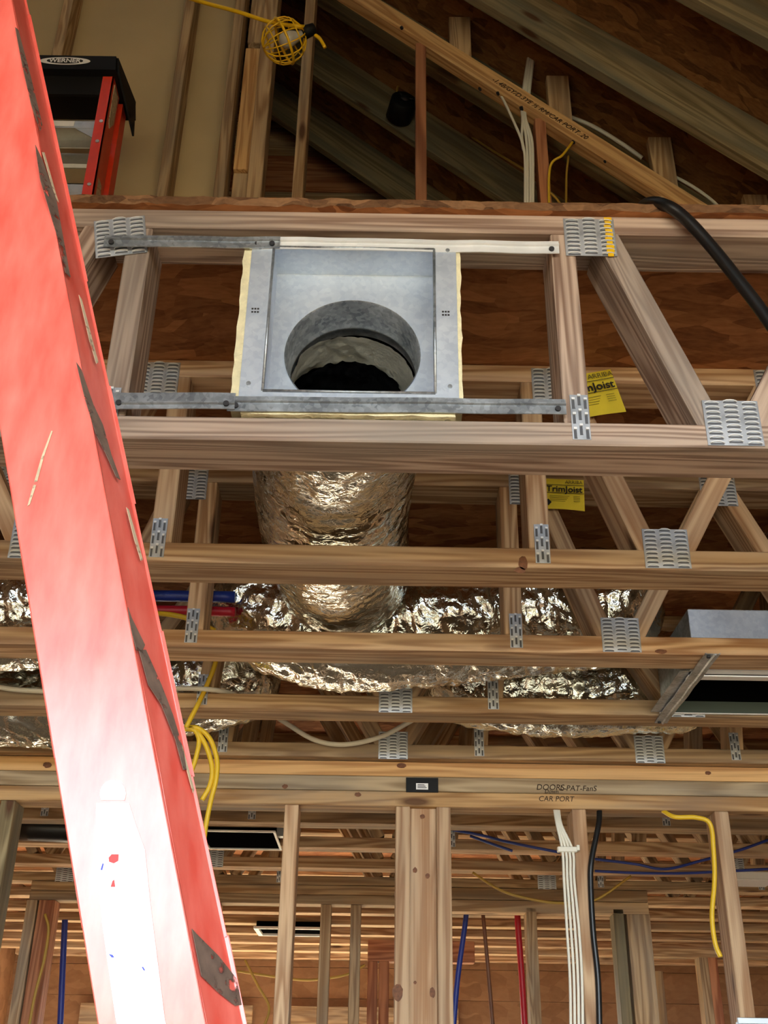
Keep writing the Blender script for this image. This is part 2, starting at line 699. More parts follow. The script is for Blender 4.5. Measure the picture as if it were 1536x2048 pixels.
# ------------------------------------------------------------------ the setting
tag(abox('floor', None, (XA - 0.1, OPEN[4] - 0.2, -0.1), (XB + 0.1, 5.0, 0.0), M['slab'], 0), kind='structure')
tag(abox('floor_back', None, (XA - 0.1, 5.0, -0.1), (XB + 0.1, 9.0, 0.0), M['concrete'], 0), kind='structure')  # unseen paler floor, split off to bounce more sunlight up to the joists
tag(abox('ground', None, (-40, -45, -0.16), (40, 45, -0.102), M['soil'], 0), kind='structure')
tag(abox('wall_left', None, (XA - 0.15, OPEN[4], 0), (XA - 0.03, 8.3, 7.6), M['sheath'], 0), kind='structure')  # unseen side wall, added to block light
tag(abox('wall_right', None, (XB + 0.03, OPEN[4], 0), (XB + 0.15, 8.3, 3.1), M['sheath'], 0), kind='structure')  # out of view too, put in as a light block
# the wall behind the camera with its wide opening
wf = tag(empty('wall_front', (0, OPEN[4], 0)), kind='structure')
abox('panel', wf, (XA - 0.1, OPEN[4] - 0.1, OPEN[3]), (XB + 0.1, OPEN[4], 7.6), M['sheath'], 0)

# back wall: sheathing boards with window openings below eye level
YB = 7.95
wb = tag(empty('wall_back', (0, YB, 0)), kind='structure')
WHEAD = 1.62 + 0.05 * YB
WSILL = 0.9
xs = [XA - 0.1, -1.9, -0.85, -0.55, 0.5, XB + 0.1]
for i in range(len(xs) - 1):
    if i % 2 == 0:
        abox('panel', wb, (xs[i], YB, 0), (xs[i + 1], YB + 0.02, WHEAD), M['sheath'], 0)
    else:
        abox('panel', wb, (xs[i], YB, 0), (xs[i + 1], YB + 0.02, WSILL), M['sheath'], 0)
        lumber('header', wb, (xs[i] - 0.04, YB - 0.03, WHEAD + 0.07), (xs[i + 1] + 0.04, YB - 0.03, WHEAD + 0.07), 0.14, 0.038, M['tan'])
        lumber('sill', wb, (xs[i], YB - 0.04, WSILL), (xs[i + 1], YB - 0.04, WSILL), 0.038, 0.089, M['tan'])
zz = WHEAD
k = 0
while zz < ZC + 0.45:
    h = 0.19
    abox('board', wb, (XA - 0.1, YB - 0.002 * (k % 2), zz + 0.002), (XB + 0.1, YB + 0.02, zz + h), M['sheath'], 0.001)
    zz += h
    k += 1
abox('panel', wb, (XA - 0.1, YB, zz), (XB + 0.1, YB + 0.02, 7.6), M['sheath'], 0)
abox('panel', wb, (XA - 0.1, YB + 0.021, WHEAD), (XB + 0.1, YB + 0.03, zz), M['sheath'], 0)  # hidden backing, added to stop light leaking between the boards

# subfloor above the trusses: OSB panels with a ragged sawn front edge
sf = tag(empty('subfloor', (0, D0, Z_UP)), kind='structure')
yy = D0 - 0.012
for row in range(6):
    y1 = min(yy + 1.219, YB)
    x = XA + (0.0 if row % 2 else -1.2)
    while x < XB:
        x0, x1 = max(x, XA), min(x + 2.438, XB)
        if x1 - x0 > 0.05:
            mb = MB()
            nseg = max(2, int((x1 - x0) / 0.012)) if row == 0 else 2
            bot, top = [], []
            for j in range(nseg + 1):
                xx = x0 + 0.002 + (x1 - x0 - 0.004) * j / nseg
                jag = (noise.noise(V((xx * 30, 3.1, 0))) * 0.006 + noise.noise(V((xx * 110, 1.1, 0))) * 0.004) if row == 0 else 0
                jz = (noise.noise(V((xx * 45, 7.7, 2))) * 0.003 + noise.noise(V((xx * 140, 5.1, 0))) * 0.002) if row == 0 else 0
                bot.append((xx, yy + 0.001 + jag, Z_UP + 0.0005))
                top.append((xx, yy + 0.003 + jag * 0.3, Z_UP + 0.019 + jz))
            rest_b = [(x1 - 0.002, y1 - 0.001, Z_UP + 0.0005), (x0 + 0.002, y1 - 0.001, Z_UP + 0.0005)]
            rest_t = [(x1 - 0.002, y1 - 0.001, Z_UP + 0.019), (x0 + 0.002, y1 - 0.001, Z_UP + 0.019)]
            mb.prism(bot + rest_b, top + rest_t)
            for fi in range(len(mb.f)):
                mb.m[fi] = 0
            if row == 0:
                for fi in range(2, 2 + nseg):
                    mb.m[fi] = 1
            mb.build('panel', [M['osb'], M['osb_edge']], sf, False, origin=((x0 + x1) / 2, (yy + y1) / 2, Z_UP))
        x += 2.438
    yy = y1
    if yy >= YB - 0.01:
        break


# ------------------------------------------------------------------ floor trusses
def plate_mesh(w, h, cols, rows, vertical=False):
    mb = MB()
    t = 0.0012
    mb.box((-w / 2, -t, -h / 2), (w / 2, 0, h / 2), 0)
    cw, rh = w / cols, h / rows
    for i in range(cols):
        for j in range(rows):
            cx = -w / 2 + cw * (i + 0.5)
            cz = -h / 2 + rh * (j + 0.5)
            if vertical:
                cz += rh * 0.12 * (1 if i % 2 else -1)
                a, b_ = cw * 0.26, rh * 0.34
                mb.box((cx - a, -t - 0.0003, cz - b_), (cx + a, -t + 0.0002, cz + b_), 1)
                mb.box((cx - a, -t - 0.003, cz + b_ * 0.7), (cx + a, -t, cz + b_ * 1.1), 2)
                mb.box((cx + a * 0.7, -t - 0.002, cz - b_), (cx + a * 1.1, -t, cz + b_), 0)
            else:
                cz += rh * 0.18 * (1 if i % 2 else -1)
                a, b_ = cw * 0.36, rh * 0.22
                mb.box((cx - a, -t - 0.0003, cz - b_), (cx + a, -t + 0.0002, cz + b_ * 0.6), 1)
                # bowed tooth root above the slot
                pts = []
                for q in range(5):
                    s_ = -1 + 2 * q / 4
                    pts.append((cx + a * s_ * 1.08, cz + b_ * 0.9 + b_ * 0.9 * (1 - s_ * s_) - b_ * 0.6 * (s_ ** 4)))
                for q in range(4):
                    (xa, za), (xb, zb) = pts[q], pts[q + 1]
                    mb.prism([(xa, -t, za - 0.0007), (xb, -t, zb - 0.0007), (xb, -t, zb + 0.0009), (xa, -t, za + 0.0009)],
                             [(xa, -t - 0.0022, za - 0.0007), (xb, -t - 0.0022, zb - 0.0007), (xb, -t - 0.0022, zb + 0.0007), (xa, -t - 0.0022, za + 0.0007)], 2)
    me = mb.mesh('connector_plate')
    me.materials.append(M['galv_plate'])
    me.materials.append(M['slot_grey'])
    me.materials.append(M['galv_white'])  # near-white teeth paint in the highlights on the plate
    return me


PL_BIG = plate_mesh(0.080, 0.076, 3, 9)
PL_SMALL = plate_mesh(0.026, 0.076, 3, 3, True)


def plate(parent, x, y, z, me, rot=0.0):
    Mx = Matrix.Translation((x, y, z)) @ Matrix.Rotation(rot, 4, 'Y')
    return link('connector_plate', me, None, parent, Mx)


XR, XL = 0.275, -0.392          # chase verticals
ORD = ['first', 'second', 'third', 'fourth', 'fifth', 'sixth', 'seventh', 'eighth', 'ninth', 'tenth', 'eleventh', 'twelfth']


STRIPED = []


def truss(idx):
    y = D0 + idx * S
    yc = y + CW / 2
    t = empty('floor_truss', (0, y, ZC))
    if idx == 0:
        lab = 'open-web floor truss at the floor edge with the galvanized duct box mounted on it'
    elif idx <= 3:
        lab = 'open-web floor truss, %s one behind the truss with the duct box' % ORD[idx - 1]
    elif idx == 4:
        lab = 'open-web floor truss standing on the marked stud wall top plates'
    else:
        lab = 'open-web floor truss over the back rooms, %s one past the stud wall' % ORD[idx - 5]
    tag(t, lab, 'floor truss', 'open-web floor trusses')
    cm = {0: 'pink', 1: 'fresh', 2: 'fresh', 3: 'tan', 4: 'tan'}.get(idx, 'fresh' if idx % 3 else 'tan')
    wm = {0: 'pink', 1: 'studp', 2: 'fresh'}.get(idx, 'tan')
    lumber('bottom_chord', t, (XA, yc, ZC + CH / 2), (XB, yc, ZC + CH / 2), CH, CW, M[cm])
    lumber('top_chord', t, (XA, yc, Z_UP - CH / 2), (XB, yc, Z_UP - CH / 2), CH, CW, M[cm if idx == 0 else wm])
    zb, zt = ZC + CH, Z_UP - CH
    if idx > 10:
        return t

    def web(x0, x1):
        # a web between a bottom point and a top point, trimmed against the chords
        p0, p1 = V((x0, yc, zb)), V((x1, yc, zt))
        lumber('web', t, p0, p1, CH, CW - 0.002, M[wm])

    mid = (XR + XL) / 2
    if idx < 3:
        for sgn in (1, -1):
            def X(v):
                return mid + sgn * (v - mid)
            xv = XR if sgn > 0 else XL
            web(xv, xv)
            nb = [0.497, 0.95, 1.40, 1.85]
            nt_ = [0.325, 0.745, 1.19, 1.64, 2.09]
            for k in range(4):
                web(X(nb[k] - 0.03), X(nt_[k] + 0.02))
                web(X(nb[k] + 0.03), X(nt_[k + 1] - 0.02))
                plate(t, X(nb[k]), y - 0.0004, ZC + 0.040, PL_BIG)
                if k:
                    plate(t, X(nt_[k]), y - 0.0004, Z_UP - 0.042, PL_BIG)
            if idx == 0 and sgn < 0:
                plate(t, X(0.322) + 0.018, y - 0.0004, Z_UP - 0.060, PL_BIG, math.radians(-10))
            else:
                pq = plate(t, X(0.318), y - 0.0004, Z_UP - 0.046, PL_BIG)
                if idx == 0:
                    STRIPED.append(pq)
            plate(t, xv + (0.004 if sgn > 0 else -0.004), y - 0.0004, ZC + 0.046, PL_SMALL)
    else:
        nb = [0.035 + 0.7 * k for k in range(-3, 4)]
        for x in nb:
            if XA < x < XB:
                web(x - 0.03, x - 0.24)
                web(x + 0.03, x + 0.24)
                if abs(x) < 1.9 and (idx < 5 or (idx * 7 + int(x * 10)) % 5 == 0):
                    plate(t, x, y - 0.0004, ZC + 0.034, PL_BIG)
            if XA < x + 0.23 < XB:
                web(x + 0.24, x + 0.27)
                if abs(x) < 1.9 and (idx < 5 or random.random() < 0.5):
                    plate(t, x + 0.235, y - 0.0004, ZC + 0.046, PL_SMALL)
    return t


T = [truss(i) for i in range(17)]

# yellow crayon stripe on the plate at the top right of the duct opening
mb = MB()
xq, yq = 0.318 + 0.030, D0 - 0.0024
for j in range(10):
    z0 = Z_UP - 0.006 - j * 0.0082
    mb.box((xq - 0.0055 + 0.001 * math.sin(j * 2.3), yq - 0.0012, z0 - 0.0062), (xq + 0.0055 + 0.0012 * math.cos(j * 1.7), yq, z0))
tag(mb.build('paint_mark', M['yellow'], STRIPED[0], False, origin=(xq, yq, Z_UP - 0.045)), 'yellow crayon stripe on the connector plate')

# ------------------------------------------------------------------ duct box in the first truss
BX0, BX1 = P(537, 650, D0).x, P(869, 650, D0).x
BZ0, BZ1 = P(705, 790, D0).z, P(705, 503, D0).z
YF = D0 - 0.006
BD = 0.062
YK = YF + BD
rb = empty('duct_box', ((BX0 + BX1) / 2, YF, BZ0))
tag(rb, 'square galvanized duct box with round collar, hung between two metal straps', 'duct box')
t_ = 0.0012
FL = 0.034
abox('top_panel', rb, (BX0, YF, BZ1), (BX1, YK, BZ1 + t_), M['galv'], 0)
abox('bottom_panel', rb, (BX0, YF, BZ0 - t_), (BX1, YK, BZ0), M['galv'], 0)
abox('side_panel', rb, (BX0 - t_, YF, BZ0), (BX0, YK, BZ1), M['galv'], 0)
abox('side_panel', rb, (BX1, YF, BZ0), (BX1 + t_, YK, BZ1), M['galv'], 0)
abox('flange', rb, (BX0 - FL, YF - t_, BZ0 - 0.012), (BX0, YF, BZ1 + 0.012), M['galv'], 0)
abox('flange', rb, (BX1, YF - t_, BZ0 - 0.012), (BX1 + FL, YF, BZ1 + 0.012), M['galv'], 0)
abox('flange', rb, (BX0, YF - t_, BZ1 + 0.0005), (BX1, YF, BZ1 + 0.02), M['galv'], 0)
abox('flange', rb, (BX0, YF - t_, BZ0 - 0.02), (BX1, YF, BZ0 - 0.0005), M['galv'], 0)
# folded seams round the mouth
mb = MB()
for (a, b_) in (((BX0, BZ0), (BX1, BZ0)), ((BX1, BZ0), (BX1, BZ1)), ((BX1, BZ1), (BX0, BZ1)), ((BX0, BZ1), (BX0, BZ0))):
    mb.tube([(a[0], YF - 0.002, a[1]), (b_[0], YF - 0.002, b_[1])], 0.0022, 6)
mb.build('rim', M['galv_dark'], rb, True, origin=((BX0 + BX1) / 2, YF, BZ0))
CC = P(705, 710, YK)
CRAD = 0.103
# back plate with a round hole
mb = MB()
NC = 64
sq, ci = [], []
for i in range(NC):
    a = 2 * math.pi * (i + 0.5) / NC
    c, s = math.cos(a), math.sin(a)
    ci.append(V((CC.x + CRAD * c, YK, CC.z + CRAD * s)))
    tx = ((BX1 - CC.x) / c) if c > 0 else ((BX0 - CC.x) / c)
    tz = ((BZ1 - CC.z) / s) if s > 0 else ((BZ0 - CC.z) / s)
    q = min(abs(tx), abs(tz))
    sq.append(V((CC.x + q * c, YK, CC.z + q * s)))
for cx, cz in ((BX0, BZ0), (BX0, BZ1), (BX1, BZ0), (BX1, BZ1)):
    k = min(range(NC), key=lambda i: (sq[i] - V((cx, YK, cz))).length)
    sq[k] = V((cx, YK, cz))
for i in range(NC):
    j = (i + 1) % NC
    mb.quad(sq[i], sq[j], ci[j], ci[i])
mb.build('back_plate', M['galv'], rb, False, origin=(CC.x, YK, CC.z))


def revolve(name, prof, mat, parent, cx, cz, nseg=64):
    mb = MB()
    n = len(prof)
    for i in range(nseg):
        a = 2 * math.pi * i / nseg
        for (y, r) in prof:
            mb.v.append((cx + r * math.cos(a), y, cz + r * math.sin(a)))
    for i in range(nseg):
        j = (i + 1) % nseg
        for k in range(n - 1):
            mb.f.append((i * n + k, i * n + k + 1, j * n + k + 1, j * n + k))
            mb.m.append(0)
    return mb.build(name, mat, parent, True, origin=(cx, prof[0][0], cz))


revolve('collar', [(YK - 0.002, CRAD + 0.002), (YK + 0.0, CRAD), (YK + 0.058, CRAD), (YK + 0.060, CRAD - 0.003), (YK + 0.066, CRAD - 0.003),
                   (YK + 0.068, CRAD - 0.001), (YK + 0.085, CRAD - 0.001)], M['galv_dark'], rb, CC.x, CC.z)
# fibreglass wrap round the outside of the box
mb = MB()
wt = 0.016


def wobble(p, a=0.003):
    return V(p) + V((noise.noise(V(p) * 40), 0, noise.noise(V(p) * 37 + V((9, 2, 1))))) * a


def slab(x0, x1, z0, z1, y0, y1, n=24):
    ring = []
    for i in range(n):
        ring.append((x0 + (x1 - x0) * i / n, z0))
    for i in range(n):
        ring.append((x1, z0 + (z1 - z0) * i / n))
    for i in range(n):
        ring.append((x1 - (x1 - x0) * i / n, z1))
    for i in range(n):
        ring.append((x0, z1 - (z1 - z0) * i / n))
    mb.prism([wobble((x, y0, z)) for x, z in ring], [wobble((x, y1, z)) for x, z in ring])


OX0, OX1, OZ0, OZ1 = BX0 - FL + 0.004, BX1 + FL - 0.004, BZ0 - 0.014, BZ1 + 0.012
slab(OX0 - 0.016, OX0, OZ0 - 0.012, OZ1, YF + 0.001, YF + 0.09)
slab(OX1, OX1 + 0.010, OZ0 - 0.012, OZ1, YF + 0.001, YF + 0.09)
slab(OX0, OX1, OZ0 - 0.024, OZ0 - 0.006, YF + 0.001, YF + 0.09)
slab(OX0, OX1, OZ1, OZ1 + 0.008, YF + 0.001, YF + 0.09)
tag(mb.build('insulation', M['insul'], rb, False, origin=(CC.x, YF, BZ0)), 'cream fibreglass wrap round the box')
# backing of the wrap behind the plate, with a hole for the collar
mb = MB()
for i in range(NC):
    j = (i + 1) % NC
    def OUT(p):
        return V((OX0 if p.x < BX0 + 0.002 else OX1 if p.x > BX1 - 0.002 else p.x, YF + 0.088, OZ0 if p.z < BZ0 + 0.002 else OZ1 if p.z > BZ1 - 0.002 else p.z))
    mb.quad(OUT(sq[i]), OUT(sq[j]), V((ci[j].x, YF + 0.088, ci[j].z)), V((ci[i].x, YF + 0.088, ci[i].z)))
mb.build('insulation_back', M['insul'], rb, False, origin=(CC.x, YF, CC.z))
for sx in (BX0 - FL * 0.62, BX1 + FL * 0.62):
    for sz in (BZ0 + 0.012, BZ1 - 0.002):
        mb = MB()
        mb.tube([(sx, YF - t_ - 0.002, sz), (sx, YF - t_ + 0.001, sz)], 0.0034, 10)
        mb.build('screw', M['galv_dark'], rb, False, origin=(sx, YF, sz))
for sx, w_ in ((BX0 - FL * 0.6, 0.012), (BX1 + FL * 0.5, 0.014)):
    zz = (BZ0 + BZ1) / 2 + 0.012
    for k in range(2):
        for q in range(3):
            abox('stamp', rb, (sx - 0.006 + q * 0.0042, YF - t_ - 0.0006, zz - 0.006 * k), (sx - 0.003 + q * 0.0042, YF - t_ - 0.0001, zz - 0.006 * k + 0.0028), M['slot'], 0)


# metal straps: folded sheet bars screwed to the truss
def strap(p0, p1, h, mat, label, flip=1, parent=None, yoff=0.0, lip=0.010):
    p0, p1 = V(p0), V(p1)
    x = (p1 - p0)
    L = x.length
    x.normalize()
    y = V((0, 1, 0))
    z = x.cross(y)
    mb = MB()
    # cross-section (y, z): face, ridge, returned lip
    prof = [(0, -h / 2), (0, h * 0.05), (-0.003, h * 0.12), (-0.003, h * 0.2), (0, h * 0.27), (0, h / 2), (lip, h / 2), (lip, h / 2 - 0.0012),
            (0.0012, h / 2 - 0.0012), (0.0012, -h / 2 + 0.0012), (lip, -h / 2 + 0.0012), (lip, -h / 2)]
    if flip < 0:
        prof = [(a, -b) for a, b in reversed(prof)]
    nL = 40
    rings = []
    for i in range(nL + 1):
        xx = -L / 2 + L * i / nL
        wz = noise.noise(V((xx * 14 + p0.z * 31, p0.x, 0))) * 0.0016
        wy = noise.noise(V((xx * 9, p0.z * 11, 4))) * 0.0012
        rings.append([V((xx, a + wy, b + wz)) for a, b in prof])
    for a, b in zip(rings[:-1], rings[1:]):
        for k in range(len(prof)):
            j = (k + 1) % len(prof)
            mb.quad(a[k], a[j], b[j], b[k])
    mb.poly(rings[0])
    mb.poly(list(reversed(rings[-1])))
    me = mb.mesh('strap')
    o = link('mounting_strap', me, mat, parent, frame((p0 + p1) / 2 + V((0, yoff, 0)), x, y, z))
    if label:
        tag(o, label, 'metal strap', 'metal straps on the duct box')
    for xx in (-L / 2 + 0.012, L / 2 - 0.012):
        mb = MB()
        mb.tube([(xx, -0.0035, -h * 0.2), (xx, 0.001, -h * 0.2)], 0.0042, 10)
        link('screw', mb.mesh('screw'), M['slot'], o, o.matrix_basis.copy())
    return o


YS = D0 - 0.009
strap(P(500, 484, YS), P(1118, 495, YS), 0.024, M['galv_white'], 'bright upper metal strap reaching the plate with the yellow stripe', lip=0.002)  # near-white steel: sky glare put into the strap's colour
strap(P(208, 481, YS - .004), P(560, 484, YS - .004), 0.022, M['galv_dark'], 'scuffed upper metal strap fixed to the tilted connector plate', lip=0.002)
strap(P(455, 806, YS - .002), P(1132, 813, YS - .002), 0.025, M['galv_dark'], 'long lower metal strap under the duct box mouth', lip=0.002)
strap(P(222, 800, YS - .006), P(470, 802, YS - .006), 0.027, M['galv_dark'], 'short lower metal strap overlapping the long one', flip=-1, lip=0.002)


# ------------------------------------------------------------------ flexible foil ducts
def duct(name, pts, R, mat, label, step=0.005, sides=110, amp=1.0, pitch=0.036, round0=False, round1=False, group='foil flex ducts among the trusses', seed=0):
    pp = spline(pts, 60)
    # resample
    d = [0.0]
    for a, b in zip(pp[:-1], pp[1:]):
        d.append(d[-1] + (b - a).length)
    n = int(d[-1] / step)
    q = []
    i = 0
    for k in range(n + 1):
        s = d[-1] * k / n
        while i < len(d) - 2 and d[i + 1] < s:
            i += 1
        t = (s - d[i]) / max(1e-9, d[i + 1] - d[i])
        q.append(pp[i].lerp(pp[i + 1], t))
    mb = MB()
    up = None
    rings = []
    for k, p in enumerate(q):
        t = (q[min(k + 1, n)] - q[max(k - 1, 0)]).normalized()
        if up is None:
            up = V((0, 0, 1)) if abs(t.z) < 0.9 else V((1, 0, 0))
        u = (up - t * up.dot(t)).normalized()
        up = u
        w = t.cross(u)
        s = d[-1] * k / n
        rr = R
        if round0 and s < R:
            rr = R * math.sqrt(max(0.02, 1 - (1 - s / R) ** 2))
        if round1 and d[-1] - s < R:
            rr = R * math.sqrt(max(0.02, 1 - (1 - (d[-1] - s) / R) ** 2))
        ring0 = len(mb.v)
        for j in range(sides):
            a = 2 * math.pi * j / sides
            nrm = u * math.cos(a) + w * math.sin(a)
            base = p + nrm * R
            c1 = noise.noise(base * 7 + V((seed, 0, 0)))
            # crumple: ridged, drawn out round the girth
            st = V((s * 17, math.cos(a) * 2.6, math.sin(a) * 2.6)) + V((c1 * 1.5, seed * 3.1, 0))
            c2 = abs(noise.noise(st))
            c3 = abs(noise.noise(st * 2.3 + V((5, 1, 3))))
            sp = math.sin(2 * math.pi * s / pitch + a * 0 + c1 * 2.0)
            c4 = abs(noise.noise(st * 5.1 + V((2, 7, 1))))
            dr = amp * (0.009 * c1 - 0.009 * c2 - 0.007 * c3 - 0.005 * c4 + 0.0008 * sp)
            mb.v.append(tuple(p + nrm * max(0.004, rr + dr)))
        rings.append(ring0)
    for a, b in zip(rings[:-1], rings[1:]):
        for j in range(sides):
            m_ = (j + 1) % sides
            mb.f.append((a + j, a + m_, b + m_, b + j))
            mb.m.append(0)
    for r0_, rev in ((rings[0], True), (rings[-1], False)):
        rg = [r0_ + j for j in range(sides)]
        if (rev and round0) or ((not rev) and round1):
            mb.f.append(tuple(reversed(rg)) if rev else tuple(rg))
            mb.m.append(0)
    o = mb.build(name, mat, None, True, origin=q[0])
    if label:
        tag(o, label, 'duct', group)
    return o


HZ = CAM.z
RA = 0.150
dA = duct('flex_duct', [(CC.x, 1.43, HZ + 1.030), (CC.x - 0.02, 1.55, HZ + 1.026), (-0.095, 1.75, HZ + 1.020), (-0.10, 2.0, HZ + 1.020), (-0.085, 2.2, HZ + 1.022), (-0.08, 2.32, HZ + 1.03)],
          RA, M['foil'], 'foil flex duct running straight back from the galvanized duct box', seed=1, round1=True, amp=0.6)
# inner liner of that duct, seen through the collar
o = duct('liner_glare', [(CC.x, YK + 0.075, CC.z), (CC.x - 0.003, YK + 0.11, CC.z - 0.002), (CC.x - 0.01, YK + 0.145, CC.z - 0.006)], CRAD - 0.003, M['liner_shine'], None, amp=0.5, seed=4)  # silver length paints the light reflected off the top of the liner
place(o, dA, Matrix.Translation(o.matrix_basis.translation))
o = duct('black_liner', [(CC.x - 0.01, YK + 0.125, CC.z - 0.008), (CC.x - 0.03, YK + 0.28, CC.z - 0.02), (-0.10, 1.95, HZ + 1.02), (-0.10, 2.2, HZ + 1.02)], CRAD - 0.004, M['liner'], None, amp=1.0, seed=6, round1=True)
place(o, dA, Matrix.Translation(o.matrix_basis.translation))
YB23 = 2.385
duct('flex_duct', [(-0.36, 2.40, HZ + 1.17), (-0.31, 2.40, HZ + 1.06), (-0.20, 2.39, HZ + 0.985), (0.0, YB23, HZ + 0.968), (0.22, YB23, HZ + 0.992), (0.45, YB23, HZ + 1.02), (0.66, YB23, HZ + 1.05)],
     0.147, M['foil'], 'crumpled foil duct bent sideways below the straight duct end', seed=2, amp=1.25, round0=True, round1=True)
duct('flex_duct', [(-1.75, 2.40, HZ + 0.99), (-1.2, 2.39, HZ + 0.975), (-0.95, 2.40, HZ + 0.99), (-0.62, 2.41, HZ + 1.05)],
     0.145, M['foil'], 'foil duct lying between trusses behind the red ladder rail', seed=3, amp=1.1, round1=True)
duct('flex_duct', [(-1.8, 2.79, HZ + 0.93), (-1.1, 2.785, HZ + 0.925), (-0.72, 2.785, HZ + 0.930), (-0.46, 2.785, HZ + 0.975), (-0.28, 2.79, HZ + 1.05)],
     0.140, M['foil'], 'foil duct end above the loops of yellow cable', seed=5, amp=1.0, round1=True)
duct('flex_duct', [(0.12, 2.80, HZ + 1.06), (0.25, 2.79, HZ + 0.995), (0.5, 2.785, HZ + 0.975), (0.9, 2.79, HZ + 1.0)],
     0.135, M['foil'], 'dull foil duct behind the diagonal steel bracket', seed=8, amp=0.9, round0=True, round1=True)
duct('flex_duct', [(0.86, 2.34, HZ + 1.16), (1.2, 2.35, HZ + 1.10), (1.7, 2.36, HZ + 1.10)],
     0.10, M['foil_fine'], 'foil duct lying on top of the ceiling register box', seed=9, amp=1.0, round0=True)
duct('flex_duct', [(-0.30, 3.93, HZ + 0.945), (-0.1, 3.93, HZ + 0.945), (0.35, 3.93, HZ + 0.95)],
     0.075, M['foil_fine'], 'slim ribbed foil duct beside the black fan box', seed=11, amp=0.8, round0=True, round1=True)
duct('flex_duct', [(0.95, 3.93, HZ + 0.96), (1.3, 3.92, HZ + 0.935), (1.75, 3.93, HZ + 0.97)],
     0.085, M['foil_fine'], 'glinting foil duct in the back room near the hanging yellow cable', seed=12, amp=1.4, round0=True, round1=True)

# ------------------------------------------------------------------ ceiling register box (right)
gx0, gx1 = P(1376, 1250, 2.25).x, 1.75
gy0, gy1 = 2.236, 2.536
gz0, gz1 = ZC + 0.004, HZ + 0.963
g = empty('register_box', (gx0, gy0, gz0))
tag(g, 'galvanized ceiling register box open downward between two trusses', 'register box')
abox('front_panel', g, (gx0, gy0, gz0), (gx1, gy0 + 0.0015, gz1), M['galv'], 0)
abox('rear_panel', g, (gx0, gy1 - 0.0015, gz0), (gx1, gy1, gz1), M['matte_black'], 0)  # shade inside the box painted as black on the rear wall
abox('rear_wall_strip', g, (gx0, gy1 - 0.004, gz0), (gx1, gy1 - 0.0016, gz0 + 0.028), M['teal'], 0)  # lower band of the rear wall, left out of the painted shade
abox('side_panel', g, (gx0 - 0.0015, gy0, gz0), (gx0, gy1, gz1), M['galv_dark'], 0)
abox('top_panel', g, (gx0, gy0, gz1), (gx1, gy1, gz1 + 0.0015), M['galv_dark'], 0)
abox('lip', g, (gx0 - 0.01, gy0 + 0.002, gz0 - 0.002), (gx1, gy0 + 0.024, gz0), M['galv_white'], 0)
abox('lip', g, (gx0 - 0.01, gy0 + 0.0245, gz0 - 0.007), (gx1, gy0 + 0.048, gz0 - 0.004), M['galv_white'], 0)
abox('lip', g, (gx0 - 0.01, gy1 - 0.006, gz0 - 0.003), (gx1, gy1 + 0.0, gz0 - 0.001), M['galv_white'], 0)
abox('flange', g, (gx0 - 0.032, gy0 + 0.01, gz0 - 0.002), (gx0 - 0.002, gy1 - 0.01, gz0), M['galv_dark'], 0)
# steel bracket running front to back under the two trusses
ba, bb = PZ(1415, 1318, ZC - 0.006), PZ(1326, 1446, ZC - 0.006)
bx = (ba + bb) / 2
b_o = strap((0, 0, 0), (bb.y - ba.y + 0.03, 0, 0), 0.030, M['galv_dark'], None, lip=0.003)
x_, y_, z_ = V((0, 1, 0)), V((0, 0, 1)), V((1, 0, 0))
b_o.matrix_basis = frame(V((bx.x, (ba.y - 0.02 + bb.y) / 2, ZC - 0.005)), x_, y_, x_.cross(y_))
b_o.name = 'steel_bracket'
tag(b_o, 'dull steel bracket screwed under two trusses beside the register box', 'bracket')

